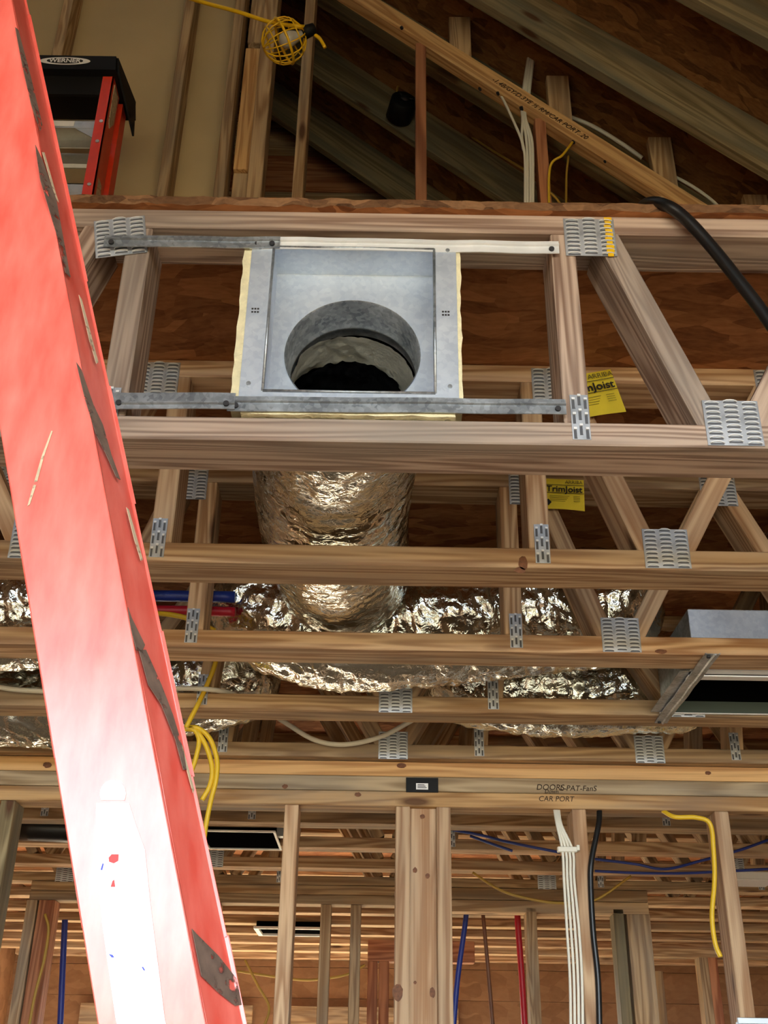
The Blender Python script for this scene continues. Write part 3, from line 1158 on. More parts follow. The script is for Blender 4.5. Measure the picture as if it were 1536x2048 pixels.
# ------------------------------------------------------------------ yellow paper tags on the trusses
def papertag(cpx, cpy, Y, w, h, rot, label):
    c = P(cpx, cpy, Y)
    Mx = Matrix.Translation(c) @ Matrix.Rotation(rot, 4, 'Y') @ Matrix.Rotation(math.pi / 2, 4, 'X')
    t = empty('paper_tag', c)
    tag(t, label, 'paper tag', 'yellow tags on the trusses')
    mb = MB()
    nx, ny = 8, 8
    pts = [[V(((i / nx - 0.5) * w, (j / ny - 0.5) * h, 0.004 * math.sin(i / nx * 3.0 + 0.5) * (1 - j / ny))) for j in range(ny + 1)] for i in range(nx + 1)]
    for i in range(nx):
        for j in range(ny):
            a, b, cc, d = pts[i][j], pts[i + 1][j], pts[i + 1][j + 1], pts[i][j + 1]
            mb.quad(a, b, cc, d)
            e = V((0, 0, -0.0006))
            mb.quad(a + e, d + e, cc + e, b + e)
    paper_o = link('paper', mb.mesh('paper', True), M['tagpaper'], t, Mx)

    def at(x, y, z=0.0052):
        return Mx @ Matrix.Translation((x * w, y * h, z))
    text('lettering', 'ARRIBA', h * 0.15, paper_o, at(0.24, 0.37), M['inkgrey'])
    text('lettering', 'TrimJoist', w * 0.238, paper_o, at(0.0, 0.13), M['ink'], offset=0.00035)
    for yy_ in (0.27, 0.01):
        mb = MB()
        mb.box((-w * 0.5, -0.0006, 0), (w * 0.48, 0.0006, 0.0004))
        link('rule', mb.mesh('rule'), M['ink'], paper_o, at(0, yy_))
    for k in range(4):
        mb = MB()
        mb.box((-w * 0.24, -0.0004, 0), (w * 0.24 - 0.003 * k, 0.0004, 0.0003))
        link('small_print', mb.mesh('print'), M['inkgrey'], paper_o, at(-0.12, -0.09 - 0.055 * k))
        mb = MB()
        mb.box((-w * 0.08, -0.0004, 0), (w * 0.08, 0.0004, 0.0003))
        link('small_print', mb.mesh('print'), M['inkgrey'], paper_o, at(0.3, -0.09 - 0.05 * k))
    mb = MB()
    a = w * 0.08
    mb.prism([(-a, 0, 0), (0, -a * 1.2, 0), (a, 0, 0), (0, a * 1.2, 0)], [(-a, 0, 0.0003), (0, -a * 1.2, 0.0003), (a, 0, 0.0003), (0, a * 1.2, 0.0003)])
    link('symbol', mb.mesh('symbol'), M['ink'], paper_o, at(-0.4, -0.3))
    return t


papertag(1186, 789, D0 + S - 0.008, 0.100, 0.098, math.radians(-13), 'tilted yellow paper tag right beside the duct box opening upright')
papertag(1128, 989, D0 + 2 * S - 0.008, 0.090, 0.078, math.radians(2), 'straight yellow paper tag behind a diagonal web of the second truss')

# ------------------------------------------------------------------ stud wall under the fifth truss
YW = 2.985
PT = 0.0405
wm = tag(empty('wall_middle', (0, YW, 0)), kind='structure')
for k, mt in enumerate(('orange', 'greyplate', 'plate_wood')):
    z1 = ZC - k * PT - 0.001
    lumber('top_plate', wm, (XA, YW + CW / 2 - 0.002 * (k == 1), z1 - PT / 2), (XB, YW + CW / 2, z1 - PT / 2), PT - 0.001, CW, M[mt])
ZPB = ZC - 3 * PT
lumber('bottom_plate', wm, (XA, YW + CW / 2, 0.02), (XB, YW + CW / 2, 0.02), 0.038, CW, M['tan'])


def stud(parent, xpx, ypx, Y, mat, ztop, face=0.038, depth=CW, zbot=0.04, name='stud', x=None):
    X = x if x is not None else P(xpx, ypx, Y).x
    return lumber(name, parent, (X, Y + depth / 2, zbot), (X, Y + depth / 2, ztop), face, depth, M[mat])


for xpx, mt in ((583, 'studp'), (806, 'studp'), (887, 'studp'), (1158, 'studp'), (1443, 'studp'), (12, 'olive'), (300, 'tan'), (1730, 'tan'), (-260, 'tan')):
    stud(wm, xpx, 1625, YW, mt, ZPB - 0.001)
lumber('stud', wm, (P(846, 1625, YW).x, YW + 0.04, 0.04), (P(846, 1625, YW).x, YW + 0.04, ZPB - 0.001), 0.074, 0.038, M['studp'])
# marker notes on the plates
def wall_text(body, px, py, Y, size, parent, mat, shear=0.2, rot=0.0, name='marker_note'):
    c = P(px, py, Y)
    return text(name, body, size, parent, Matrix.Translation(c) @ Matrix.Rotation(rot, 4, 'Y') @ Matrix.Rotation(math.pi / 2, 4, 'X'), mat, shear=shear)


wall_text('DOORS', 1100, 1575, YW - 0.003, 0.022, wm, M['pencil'])
wall_text('Down', 1103, 1583, YW - 0.003, 0.015, wm, M['pencil'])
wall_text('L-PAT-FanS', 1156, 1577, YW - 0.003, 0.021, wm, M['pencil'])
wall_text('CAR PORT', 1112, 1598, YW - 0.001, 0.020, wm, M['pencil'])
# black nail guard with a white sticker
c0, c1 = P(812, 1585, YW), P(876, 1557, YW)
ng = tag(empty('nail_guard', (c0.x, YW, c0.z)), 'black steel nail guard with white sticker on the wall plates', 'nail guard')
abox('guard_plate', ng, (c0.x, YW - 0.006, c0.z), (c1.x, YW - 0.0025, c1.z), M['black'], 0.0005)
s0, s1 = P(832, 1580, YW), P(856, 1568, YW)
stk_o = abox('sticker', ng, (s0.x, YW - 0.0067, s0.z), (s1.x, YW - 0.0061, s1.z), M['white'], 0)
for q in range(3):
    zq = s0.z + (s1.z - s0.z) * (0.25 + 0.22 * q)
    abox('small_print', stk_o, (s0.x + 0.004, YW - 0.0071, zq), (s1.x - 0.004 - 0.003 * q, YW - 0.0068, zq + 0.0018), M['ink'], 0)

# ------------------------------------------------------------------ second stud wall in the back room
Y2 = 4.98
w2 = tag(empty('wall_inner', (0, Y2, 0)), kind='structure')


def seg(px0, px1, py, Y):
    return P(px0, py, Y).x, P(px1, py, Y).x


xa, xb = seg(60, 795, 1785, Y2)
for k in range(2):
    z1 = ZC - 0.002 - k * 0.039
    lumber('top_plate', w2, (xa, Y2 + CW / 2, z1 - 0.019), (xb, Y2 + CW / 2, z1 - 0.019), 0.038, CW, M['tan'])
xc, xd = seg(896, 1296, 1800, Y2)
for k in range(2):
    z1 = ZC - 0.002 - k * 0.05
    lumber('top_plate', w2, (xc, Y2 + CW / 2, z1 - 0.0245), (xd, Y2 + CW / 2, z1 - 0.0245), 0.048, CW, M['tan'])
for xpx, mt in ((652, 'tan'), (712, 'tan'), (430, 'tan'), (1062, 'tan'), (1236, 'olive'), (62, 'tan')):
    stud(w2, xpx, 1815, Y2, mt, ZC - 0.08, face=0.045)
stud(w2, 1275, 1815, Y2, 'tan', ZC - 0.10, face=0.10)
stud(w2, 90, 1830, Y2, 'red', ZC - 0.08, face=0.07)
# a door header with jack studs left of the centre post
hx0, hx1 = seg(736, 790, 1880, 5.9)
h0 = P(760, 1880, 5.9).z
w3 = tag(empty('door_frame', (hx0, 5.9, 0)), 'rough wooden door frame deep in the back room', 'door frame')
lumber('header', w3, (hx0, 5.94, h0 - 0.05), (hx1 + 0.4, 5.94, h0 - 0.05), 0.10, 0.089, M['red'])
for xpx in (745, 768):
    X = P(xpx, 1950, 5.9).x
    lumber('jack_stud', w3, (X, 5.94, 0), (X, 5.94, h0 - 0.1), 0.05, 0.089, M['red'])
# frame by the bright window at the far right
fy = 6.4
f0 = P(1305, 1905, fy)
f1 = P(1412, 1905, fy)
w4 = tag(empty('window_frame', (f0.x, fy, 0)), 'pale wooden window rough frame past the dark red post', 'window frame')
lumber('head_rail', w4, (f0.x - 0.2, fy + 0.04, f0.z), (f1.x + 0.7, fy + 0.04, f0.z), 0.045, 0.089, M['tan'])
lumber('jamb', w4, (f0.x + 0.03, fy + 0.04, 0), (f0.x + 0.03, fy + 0.04, f0.z - 0.09), 0.045, 0.03, M['plate_wood'])
lumber('jamb', w4, (f1.x - 0.02, fy + 0.04, 0), (f1.x - 0.02, fy + 0.04, f0.z - 0.02), 0.05, 0.089, M['tan'])
lumber('jamb', w4, (f1.x + 0.03, fy + 0.04, 0), (f1.x + 0.03, fy + 0.04, f0.z - 0.02), 0.05, 0.089, M['red'])

# ------------------------------------------------------------------ roof and attic
YR = 2.54
r0, r1 = P(960, 0, YR), P(1536, 340, YR)
mslope = (r1.z - r0.z) / (r1.x - r0.x)
ang = math.atan(mslope)
sd = V((math.cos(ang), 0, math.sin(ang)))        # down-slope direction (+x)
sn_ = V((-math.sin(ang), 0, math.cos(ang)))      # outward normal


def roof(x, off=0.0):
    return V((x, 0, r0.z + (x - r0.x) * mslope)) + sn_ * off


RH = 0.17
ce = tag(empty('ceiling', (0, 2, 5)), kind='structure')
for k in range(-2, 9):
    y = YR + k * 0.4064
    mt = 'olive'
    a, b = roof(-2.6, RH / 2), roof(2.75, RH / 2)
    a.y = b.y = y + 0.02
    lumber('rafter', ce, a, b, RH, 0.040, M[mt])
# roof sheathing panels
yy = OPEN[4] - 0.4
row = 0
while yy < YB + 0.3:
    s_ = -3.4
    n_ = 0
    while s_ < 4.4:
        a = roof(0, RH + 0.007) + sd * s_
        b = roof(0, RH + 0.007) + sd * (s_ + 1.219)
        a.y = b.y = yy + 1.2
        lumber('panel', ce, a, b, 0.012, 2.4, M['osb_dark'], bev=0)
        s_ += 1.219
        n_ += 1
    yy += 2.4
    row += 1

# raked plate with drilled holes and a marker note; studs under and behind it
YRK = 2.75
k0, k1 = P(770, 5, YRK), P(1433, 420, YRK)
kd = (k1 - k0).normalized()
kn = V((kd.z, 0, -kd.x))
if kn.z < 0:
    kn = -kn
wu = tag(empty('wall_upper', (0, YRK, Z_UP)), kind='structure')
KF, KD = 0.072, 0.050
ka, kb = k0 - kd * 0.9 + kn * (-KF / 2), k1 + kd * 0.4 + kn * (-KF / 2)
ka.y = kb.y = YRK + KD / 2
lumber('raked_plate', wu, ka, kb, KF, KD, M['orange'])
mid_k = P(1078, 216, YRK - 0.002)
text('marker_note', '-1.4B/GY/D.3YE ½ RM/CAR PORT..20', 0.027, wu,
     frame(mid_k + V((0, 0, 0)), kd, kn, kd.cross(kn)), M['pencil'], shear=0.25)


def under_k(px, py):
    o = ka + kn * (-KF / 2)
    return RP(px, py, o, kn)


for (px, py, r) in ((803, 56, .007), (960, 178, .008), (996, 187, .008), (1043, 217, .009), (1147, 284, .008), (1210, 323, .006)):
    c = under_k(px, py)
    mb = MB()
    mb.tube([c - kn * 0.0015, c + kn * 0.004], r, 12)
    mb.build('drilled_hole', M['slot'], wu, False, origin=c)


def kz(x):
    o = ka + kn * (-KF / 2)
    return o.z + (x - o.x) * kd.z / kd.x


for px, py, mt in ((842, 240, 'red'), (1085, 300, 'red'), (1330, 420, 'tan')):
    X = P(px, py, YRK).x
    lumber('stud', wu, (X, YRK + 0.03, Z_UP + 0.02), (X, YRK + 0.03, kz(X) + 0.004), 0.038, 0.055, M[mt])
for px, py in ((920, 60), (1115, 150), (1322, 290), (1512, 395)):
    X = P(px, py, YRK + 0.02).x
    zt = roof(X, RH).z - 0.01 + RH * 0.3
    lumber('stud', wu, (X, YRK + 0.04, kz(X) + 0.07), (X, YRK + 0.04, zt), 0.080, 0.036, M['tan'])

# left attic wall: studs on the near side, drywall on the far side
YU = 2.72
wl = tag(empty('wall_attic', (-1, YU, Z_UP)), kind='structure')
xdry = P(470, 100, YU + 0.09).x
abox('drywall', wl, (XA, YU + 0.0895, Z_UP + 0.02), (xdry, YU + 0.102, 6.9), M['drywall'], 0)
for px, mt in ((137, 'tan'), (380, 'tan'), (481, 'tan'), (543, 'tan'), (-104, 'tan'), (621, 'tan')):
    X = P(px, 0, YU).x
    lumber('stud', wl, (X, YU + CW / 2, Z_UP + 0.02), (X, YU + CW / 2, 6.6), 0.036 if px != 543 else 0.05, CW, M[mt])
xa_, xb_ = P(494, 100, YU + 0.03).x, P(528, 100, YU + 0.03).x
zc1, zc0 = P(510, 96, YU + 0.03).z, P(510, 338, YU + 0.03).z
lumber('jack_stud', wl, ((xa_ + xb_) / 2, YU + 0.05, zc0), ((xa_ + xb_) / 2, YU + 0.05, zc1), xb_ - xa_ + 0.01, 0.04, M['orange'])
lumber('jack_stud', wl, ((xa_ + xb_) / 2, YU + 0.065, Z_UP + 0.02), ((xa_ + xb_) / 2, YU + 0.065, zc0 - 0.004), xb_ - xa_ + 0.01, 0.04, M['tan'])
lumber('header', wl, ((xa_ + xb_) / 2, YU + 0.065, zc1 + 0.05), ((xa_ + xb_) / 2, YU + 0.065, 6.6), xb_ - xa_ + 0.01, 0.04, M['tan'])
# horizontal boards at the far end of the attic
YG = 3.95
wg = tag(empty('wall_gable', (0, YG, Z_UP)), kind='structure')
for k in range(16):
    z0 = Z_UP + 0.02 + k * 0.235
    abox('board', wg, (-1.4, YG - 0.004 * (k % 2), z0), (1.3, YG + 0.02, z0 + 0.231), M['red' if k % 2 else 'tan'], 0.002)

# black electrical can on a rafter with its yellow wire
cn = P(803, 218, YR + 2 * 0.4064 - 0.05)
jb = tag(empty('ceiling_can', cn), 'round black can hung on a dark rafter with yellow wire', 'light can')
mb = MB()
ax = V((0.25, -1, 0.1)).normalized()
mb.tube([cn - ax * 0.05, cn - ax * 0.045, cn + ax * 0.045, cn + ax * 0.05], [0.05, 0.056, 0.056, 0.05], 24)
mb.build('can_body', M['black'], jb, True, origin=cn)
mb = MB()
c = cn + ax * 0.052
mb.tube([c, c + ax * 0.006], 0.018, 16)
for q in range(3):
    a = V((0.02 * math.cos(q * 2.1), 0, 0.02 * math.sin(q * 2.1)))
    mb.tube([c + a, c + a * 2], 0.004, 6)
mb.build('hub', M['slot'], jb, True, origin=c)
Yc = YR + 2 * 0.4064 - 0.03
cable('yellow_wire', [P(795, 190, Yc), P(797, 172, Yc), P(825, 163, Yc), P(868, 180, Yc), P(900, 235, Yc), P(960, 285, Yc), P(1050, 340, Yc - 0.3)], 0.0045, M['yellow_dull'],
      'thin yellow wire looping out of the black ceiling can', 'wire')

# attic cables
Yk = YRK + 0.02
Yd = YRK - 0.004
wg_ = 'white cables through the raked plate'
for i, (a, b) in enumerate(((1076, 1046), (1080, 1051), (1084, 1056))):
    cable('white_cable', [P(a - 6, -40, Yk + .05), P(a - 14, 80, Yk + .05), P(b, 190 + i * 4, Yk + 0.05)], 0.0075, M['white_cable'],
          'white flat cable rising from the raked plate to the roof', 'cable', wg_)
for i, (a, m_, b) in enumerate(((1043, 1044, 1050), (1045, 1052, 1055), (1048, 1058, 1061), (1050, 1063, 1066))):
    cable('white_cable', [P(a, 219, Yd + .03), P(a + 2, 240, Yd), P(m_, 275, Yd - .01), P(b, 320, Yd - .01), P(b, 425, Yd)], 0.0048, M['white_cable'],
          'thin white cable hanging below the raked plate in a bunch', 'cable', 'white cables below the raked plate')
cable('white_cable', [P(999, 187, Yd + .03), P(1012, 210, Yd), P(1040, 272, Yd - .01), P(1047, 300, Yd - .012)], 0.0048, M['white_cable'],
      'white cable slanting from its own hole to join the bunch', 'cable')
cable('white_cable', [P(1118, 226, Yk + .12), P(1180, 250, Yk + .1), P(1240, 285, Yk + .1), P(1284, 316, Yk + .12)], 0.0075, M['white_cable'],
      'white flat cable lying along the back of the raked plate', 'cable')
cable('white_cable', [P(1332, 345, Yk + .08), P(1380, 370, Yk + .06), P(1420, 398, Yk + .04), P(1452, 428, Yk)], 0.006, M['white_cable'],
      'short white cable dropping to the truss near the black hose', 'cable')
cable('yellow_wire', [P(1147, 282, Yd + .02), P(1125, 310, Yd - .02), P(1100, 335, Yd - .01), P(1098, 425, Yd)], 0.0045, M['yellow_cable'],
      'yellow wire pulled through the raked plate to a stud', 'wire')
cable('yellow_wire', [P(1137, 312, Yd + .1), P(1133, 350, Yd + .1), P(1132, 425, Yd + .1)], 0.004, M['yellow_dull'], 'faded yellow wire hanging behind the raked plate', 'wire')
cable('yellow_wire', [P(1100, 385, Yd), P(1115, 400, Yd), P(1128, 422, Yd)], 0.004, M['yellow_dull'], 'short faded yellow wire crossing at the floor edge', 'wire')

# black hose hanging over the first truss
cable('black_hose', [P(1275, 430, D0 + 0.10), P(1292, 408, D0 + 0.03), P(1325, 408, D0 - 0.015), P(1365, 432, D0 - 0.022), P(1420, 490, D0 - 0.022), P(1480, 565, D0 - 0.024),
                     P(1536, 640, D0 - 0.026), P(1600, 740, D0 - 0.03), P(1640, 860, D0 - 0.03)], 0.0098, M['black_hose'],
      'thick black hose hanging over the front truss', 'hose', n=14, sides=16)

# ------------------------------------------------------------------ caged work light on its yellow cord
YL = 2.22
lc = P(568, 82, YL)
wl_ = tag(empty('cage_light', lc), 'yellow wire cage work light hooked to an attic stud', 'work light')
RL = 0.066
axis = V((0.85, -0.1, 0.42)).normalized()
e1 = axis.cross(V((0, 0, 1))).normalized()
e2 = axis.cross(e1)
for k in range(6):
    a = math.pi * k / 6
    mb = MB()
    d_ = e1 * math.cos(a) + e2 * math.sin(a)
    mb.tube([lc + axis * (RL * math.cos(t / 16 * math.pi * 2)) + d_ * (RL * math.sin(t / 16 * math.pi * 2)) for t in range(17)], 0.0022, 6)
    mb.build('cage_wire', M['yellow'], wl_, True, origin=lc)
for off, rr, tk in ((0.0, 1.01, 0.0042), (0.55, 0.835, 0.0022), (-0.55, 0.835, 0.0022)):
    mb = MB()
    mb.tube([lc + axis * (RL * off) + (e1 * math.cos(t / 28 * 2 * math.pi) + e2 * math.sin(t / 28 * 2 * math.pi)) * RL * rr for t in range(29)], tk, 6)
    mb.build('cage_ring', M['yellow'], wl_, True, origin=lc)
mb = MB()
mb.tube([lc + axis * (RL * 0.9), lc + axis * (RL * 1.0), lc + axis * (RL * 1.5), lc + axis * (RL * 1.55)], [0.012, 0.020, 0.017, 0.010], 16)
mb.build('socket', M['black'], wl_, True, origin=lc)
mb = MB()
mb.tube([lc + axis * (RL * q) for q in (0.95, 0.7, 0.4, 0.1, -0.1, -0.22)], [0.010, 0.014, 0.022, 0.026, 0.020, 0.004], 16)
mb.build('bulb', M['bulb'], wl_, True, origin=lc)
mb = MB()
mb.tube(spline([P(630, 70, YL), P(640, 78, YL), P(650, 95, YL)], 6), 0.0055, 8)
mb.build('cord_tail', M['yellow'], wl_, True, origin=P(630, 70, YL))
cable('power_cable', [P(330, -20, YL + .05), P(400, 3, YL + .03), P(470, 22, YL), P(540, 44, YL - .02), P(590, 52, YL - .04), P(608, 54, YL - .02)], 0.0062, M['yellow'],
      'thick yellow cord running to the caged work light', 'cord', sides=10)

# ------------------------------------------------------------------ stepladder on the upper floor
YQ = 2.36
zs1, zs2 = P(150, 246, YQ).z, P(150, 373, YQ).z
ct = P(130, 112, YQ)
sl = tag(empty('step_ladder', (ct.x, YQ, Z_UP + 0.02)), 'orange fibreglass stepladder with black cap by the drywall', 'ladder')
capR, capL = P(236, 113, YQ - 0.02).x, P(28, 113, YQ - 0.02).x
zt, zb_ = P(140, 111, YQ - 0.02).z, P(140, 138, YQ - 0.02).z
mb = MB()
mb.prism([(capL, YQ - 0.02, zb_), (capR, YQ - 0.02, zb_), (capR + 0.03, YQ + 0.16, zb_ - 0.02), (capL - 0.03, YQ + 0.16, zb_ - 0.02)],
         [(capL + 0.006, YQ - 0.02, zt), (capR - 0.006, YQ - 0.02, zt), (capR + 0.02, YQ + 0.16, zt), (capL - 0.02, YQ + 0.16, zt)])
zl = P(140, 191, YQ + 0.02).z
mb.prism([(capL + 0.02, YQ + 0.015, zl), (capR - 0.02, YQ + 0.015, zl), (capR - 0.02, YQ + 0.025, zl), (capL + 0.02, YQ + 0.025, zl)],
         [(capL + 0.02, YQ + 0.005, zb_), (capR - 0.02, YQ + 0.005, zb_), (capR - 0.02, YQ + 0.025, zb_), (capL + 0.02, YQ + 0.025, zb_)])
# side apron of the cap
mb.prism([(capR + 0.004, YQ - 0.01, zb_), (capR + 0.010, YQ - 0.01, zb_), (capR + 0.036, YQ + 0.15, zb_ - 0.10), (capR + 0.030, YQ + 0.15, zb_ - 0.10)],
         [(capR - 0.004, YQ - 0.015, zt - 0.002), (capR + 0.001, YQ - 0.015, zt - 0.002), (capR + 0.022, YQ + 0.155, zt - 0.002), (capR + 0.016, YQ + 0.155, zt - 0.002)])
cap_o = mb.build('top_cap', M['black'], sl, False, origin=(ct.x, YQ, zt))
lg = P(130, 122, YQ - 0.0215)


def ellipse(name, c, a, b, mat, parent, t=0.0006, n=40):
    mb = MB()
    r = [V((c.x + a * math.cos(2 * math.pi * i / n), c.y, c.z + b * math.sin(2 * math.pi * i / n))) for i in range(n)]
    mb.prism(r, [p - V((0, t, 0)) for p in r])
    return mb.build(name, mat, parent, False, origin=c)


ellipse('logo_rim', lg, 0.078, 0.0165, M['white'], cap_o)
ellipse('logo_field', lg - V((0, 0.0007, 0)), 0.056, 0.0125, M['ink'], cap_o)
text('logo_lettering', 'WERNER', 0.024, cap_o, Matrix.Translation(lg - V((0, 0.0018, 0))) @ Matrix.Rotation(math.pi / 2, 4, 'X'), M['white'], offset=0.0006)
for sgn in (1, -1):
    def XX(px, py):
        x = P(px, py, YQ).x
        return x if sgn > 0 else 2 * ct.x - x
    xt, xb2 = XX(217, 153), XX(217, 153) + sgn * 0.012
    ztop = P(217, 153, YQ).z
    rail_x = xt
    zb0 = Z_UP + 0.021
    mb = MB()
    fw = 0.017
    dx = sgn * 0.02
    mb.prism([(xb2 - fw, YQ, zb0), (xb2 + fw, YQ, zb0), (xb2 + fw, YQ + 0.006, zb0), (xb2 - fw, YQ + 0.006, zb0)],
             [(xt - fw, YQ, ztop), (xt + fw, YQ, ztop), (xt + fw, YQ + 0.006, ztop), (xt - fw, YQ + 0.006, ztop)])
    o_ = sgn * fw
    mb.prism([(xb2 + o_ - sgn * 0.005, YQ, zb0), (xb2 + o_, YQ, zb0), (xb2 + o_, YQ + 0.08, zb0), (xb2 + o_ - sgn * 0.005, YQ + 0.08, zb0)],
             [(xt + o_ - sgn * 0.005, YQ, ztop), (xt + o_, YQ, ztop), (xt + o_, YQ + 0.08, ztop), (xt + o_ - sgn * 0.005, YQ + 0.08, ztop)])
    mb.build('front_rail', M['orange_frp'], sl, False, origin=(xb2, YQ, zb0))
    mb = MB()
    mb.prism([(xb2 + o_ - 0.02, YQ + 0.10, zb0), (xb2 + o_ + 0.012, YQ + 0.10, zb0), (xb2 + o_ + 0.012, YQ + 0.15, zb0), (xb2 + o_ - 0.02, YQ + 0.15, zb0)],
             [(xt + o_ - 0.02, YQ + 0.10, ztop), (xt + o_ + 0.008, YQ + 0.10, ztop), (xt + o_ + 0.008, YQ + 0.15, ztop), (xt + o_ - 0.02, YQ + 0.15, ztop)])
    mb.build('rear_rail', M['orange_frp'], sl, False, origin=(xb2, YQ + 0.12, zb0))
    for zst in (zs1, zs2):
        for q in (0.008, -0.075):
            mb = MB()
            xq2 = xt + sgn * 0.004
            mb.tube([(xq2, YQ - 0.003, zst + q), (xq2, YQ + 0.001, zst + q)], 0.006, 10)
            mb.build('rivet', M['alu'], sl, False, origin=(xq2, YQ, zst + q))
    if sgn > 0:
        for (za, zb3) in ((0.02, 0.17), (0.36, 0.47)):
            mb = MB()
            xs_ = xt + o_ + 0.0006
            mb.prism([(xs_ + .001, YQ + 0.018, ztop - zb3), (xs_ + .002, YQ + 0.03, ztop - zb3 - 0.02), (xs_ + .001, YQ + 0.062, ztop - zb3 + 0.03), (xs_, YQ + 0.066, ztop - za), (xs_, YQ + 0.014, ztop - za)],
                     [(xs_ + .003, YQ + 0.018, ztop - zb3), (xs_ + .004, YQ + 0.03, ztop - zb3 - 0.02), (xs_ + .003, YQ + 0.062, ztop - zb3 + 0.03), (xs_ + .002, YQ + 0.066, ztop - za), (xs_ + .002, YQ + 0.014, ztop - za)])
            mb.build('warning_sticker', M['scuff_pale'], sl, False, origin=(xs_, YQ, ztop))
xr_, xl_ = P(200, 246, YQ).x - 0.004, 2 * ct.x - P(200, 246, YQ).x + 0.004
for zst in (zs1, zs2, zs2 - 0.305):
    if zst < Z_UP + 0.1:
        continue
    mb = MB()
    mb.box((xl_, YQ + 0.004, zst - 0.016), (xr_, YQ + 0.008, zst + 0.016))
    mb.box((xl_, YQ + 0.004, zst + 0.013), (xr_, YQ + 0.085, zst + 0.016))
    mb.box((xl_, YQ + 0.081, zst - 0.016), (xr_, YQ + 0.085, zst + 0.016))
    for fx in (0.35, 0.7):
        mb.tube([(xl_ + (xr_ - xl_) * fx, YQ + 0.003, zst + 0.004), (xl_ + (xr_ - xl_) * fx, YQ + 0.0045, zst + 0.004)], 0.006, 10, 1)
    mb.build('step', [M['alu'], M['slot']], sl, False, origin=(xl_, YQ, zst))
    mb = MB()
    for sg, xx in ((1, xr_), (-1, xl_)):
        mb.prism([(xx, YQ + 0.005, zst - 0.016), (xx - sg * 0.07, YQ + 0.005, zst - 0.016), (xx, YQ + 0.005, zst - 0.062)],
                 [(xx, YQ + 0.008, zst - 0.016), (xx - sg * 0.07, YQ + 0.008, zst - 0.016), (xx, YQ + 0.008, zst - 0.062)])
    mb.build('step_brace', M['alu'], sl, False, origin=(xl_, YQ, zst))
zr = P(150, 322, YQ + 0.12).z
abox('rear_bar', sl, (xl_ - 0.03, YQ + 0.11, zr - 0.03), (xr_ + 0.03, YQ + 0.13, zr + 0.03), M['alu'], 0.008)
s0_, s1_ = P(98, 243, YQ + .003), P(150, 239, YQ + .003)
abox('step_sticker', sl, (s0_.x, YQ + 0.0028, zs1 - 0.010), (s1_.x, YQ + 0.0036, zs1 + 0.012), M['white'], 0)

# ------------------------------------------------------------------ red fibreglass ladder rail close to the camera
def edge(pxb, pxt, yb, yt):
    return P(pxb, 2048, yb), P(pxt, 0, yt)


Rb, Rt = edge(412, 24, 0.860, 0.795)
Lb, Lt = edge(195, -139, 0.858, 0.793)
Fb, Ft = edge(488, 50, 0.905, 0.840)


def onl(a, b, z):
    t = (z - a.z) / (b.z - a.z)
    return a + (b - a) * t


Z0_, Z1_ = 0.02, 2.95
ld = tag(empty('ladder', onl(Rb, Rt, 0.0)), 'red fibreglass ladder rail with white sticker and scuffed edge', 'ladder')


def rail_sec(z):
    r, l, f = onl(Rb, Rt, z), onl(Lb, Lt, z), onl(Fb, Ft, z)
    return r, l, f


webn = ((Lb - Rb).cross(Rt - Rb)).normalized()
if webn.y > 0:
    webn = -webn
fln = ((Fb - Rb).cross(Rt - Rb)).normalized()
if fln.x < 0:
    fln = -fln


def sheet(name, aF, bF, nrm, t, nseg=24):
    mb = MB()
    prev = None
    for i in range(nseg + 1):
        z = Z0_ + (Z1_ - Z0_) * i / nseg
        a, b = aF(z), bF(z)
        ring = [a, b, b - nrm * t, a - nrm * t]
        if prev:
            for k in range(4):
                j = (k + 1) % 4
                mb.quad(prev[k], prev[j], ring[j], ring[k])
        else:
            mb.poly(ring)
        prev = ring
    mb.poly(list(reversed(prev)))
    o = mb.build(name, M['frp'], ld, False, origin=aF(1.6))
    bv = o.modifiers.new('round', 'BEVEL')
    bv.width = 0.001
    bv.segments = 2
    bv.limit_method = 'ANGLE'
    me = o.data
    bm = bmesh.new()
    bm.from_mesh(me)
    bmesh.ops.remove_doubles(bm, verts=bm.verts, dist=1e-5)
    bm.to_mesh(me)
    bm.free()
    return o


fv = Fb - Rb
sheet('rail_web', lambda z: rail_sec(z)[1], lambda z: rail_sec(z)[0], webn, 0.005)
sheet('rail_flange', lambda z: rail_sec(z)[0] - webn * 0.0035 - fln * 0.0008, lambda z: rail_sec(z)[2] - fln * 0.0008, fln, 0.005)
sheet('rail_flange', lambda z: rail_sec(z)[1] - webn * 0.0035, lambda z: rail_sec(z)[1] + (rail_sec(z)[2] - rail_sec(z)[0]), -fln, 0.005)
sheet('rail_lip', lambda z: rail_sec(z)[2] - fln * 0.001, lambda z: rail_sec(z)[2] + fv.normalized() * 0.002 + fln * 0.0012, fln, 0.004)


def decal(name, pts, o, n, mat, parent, lift=0.0008, t=0.0005):
    pw = [RP(x, y, o, n) + n * lift for x, y in pts]
    mb = MB()
    mb.prism([p - n * t for p in pw], pw)
    return mb.build(name, mat, parent, False, origin=pw[0])


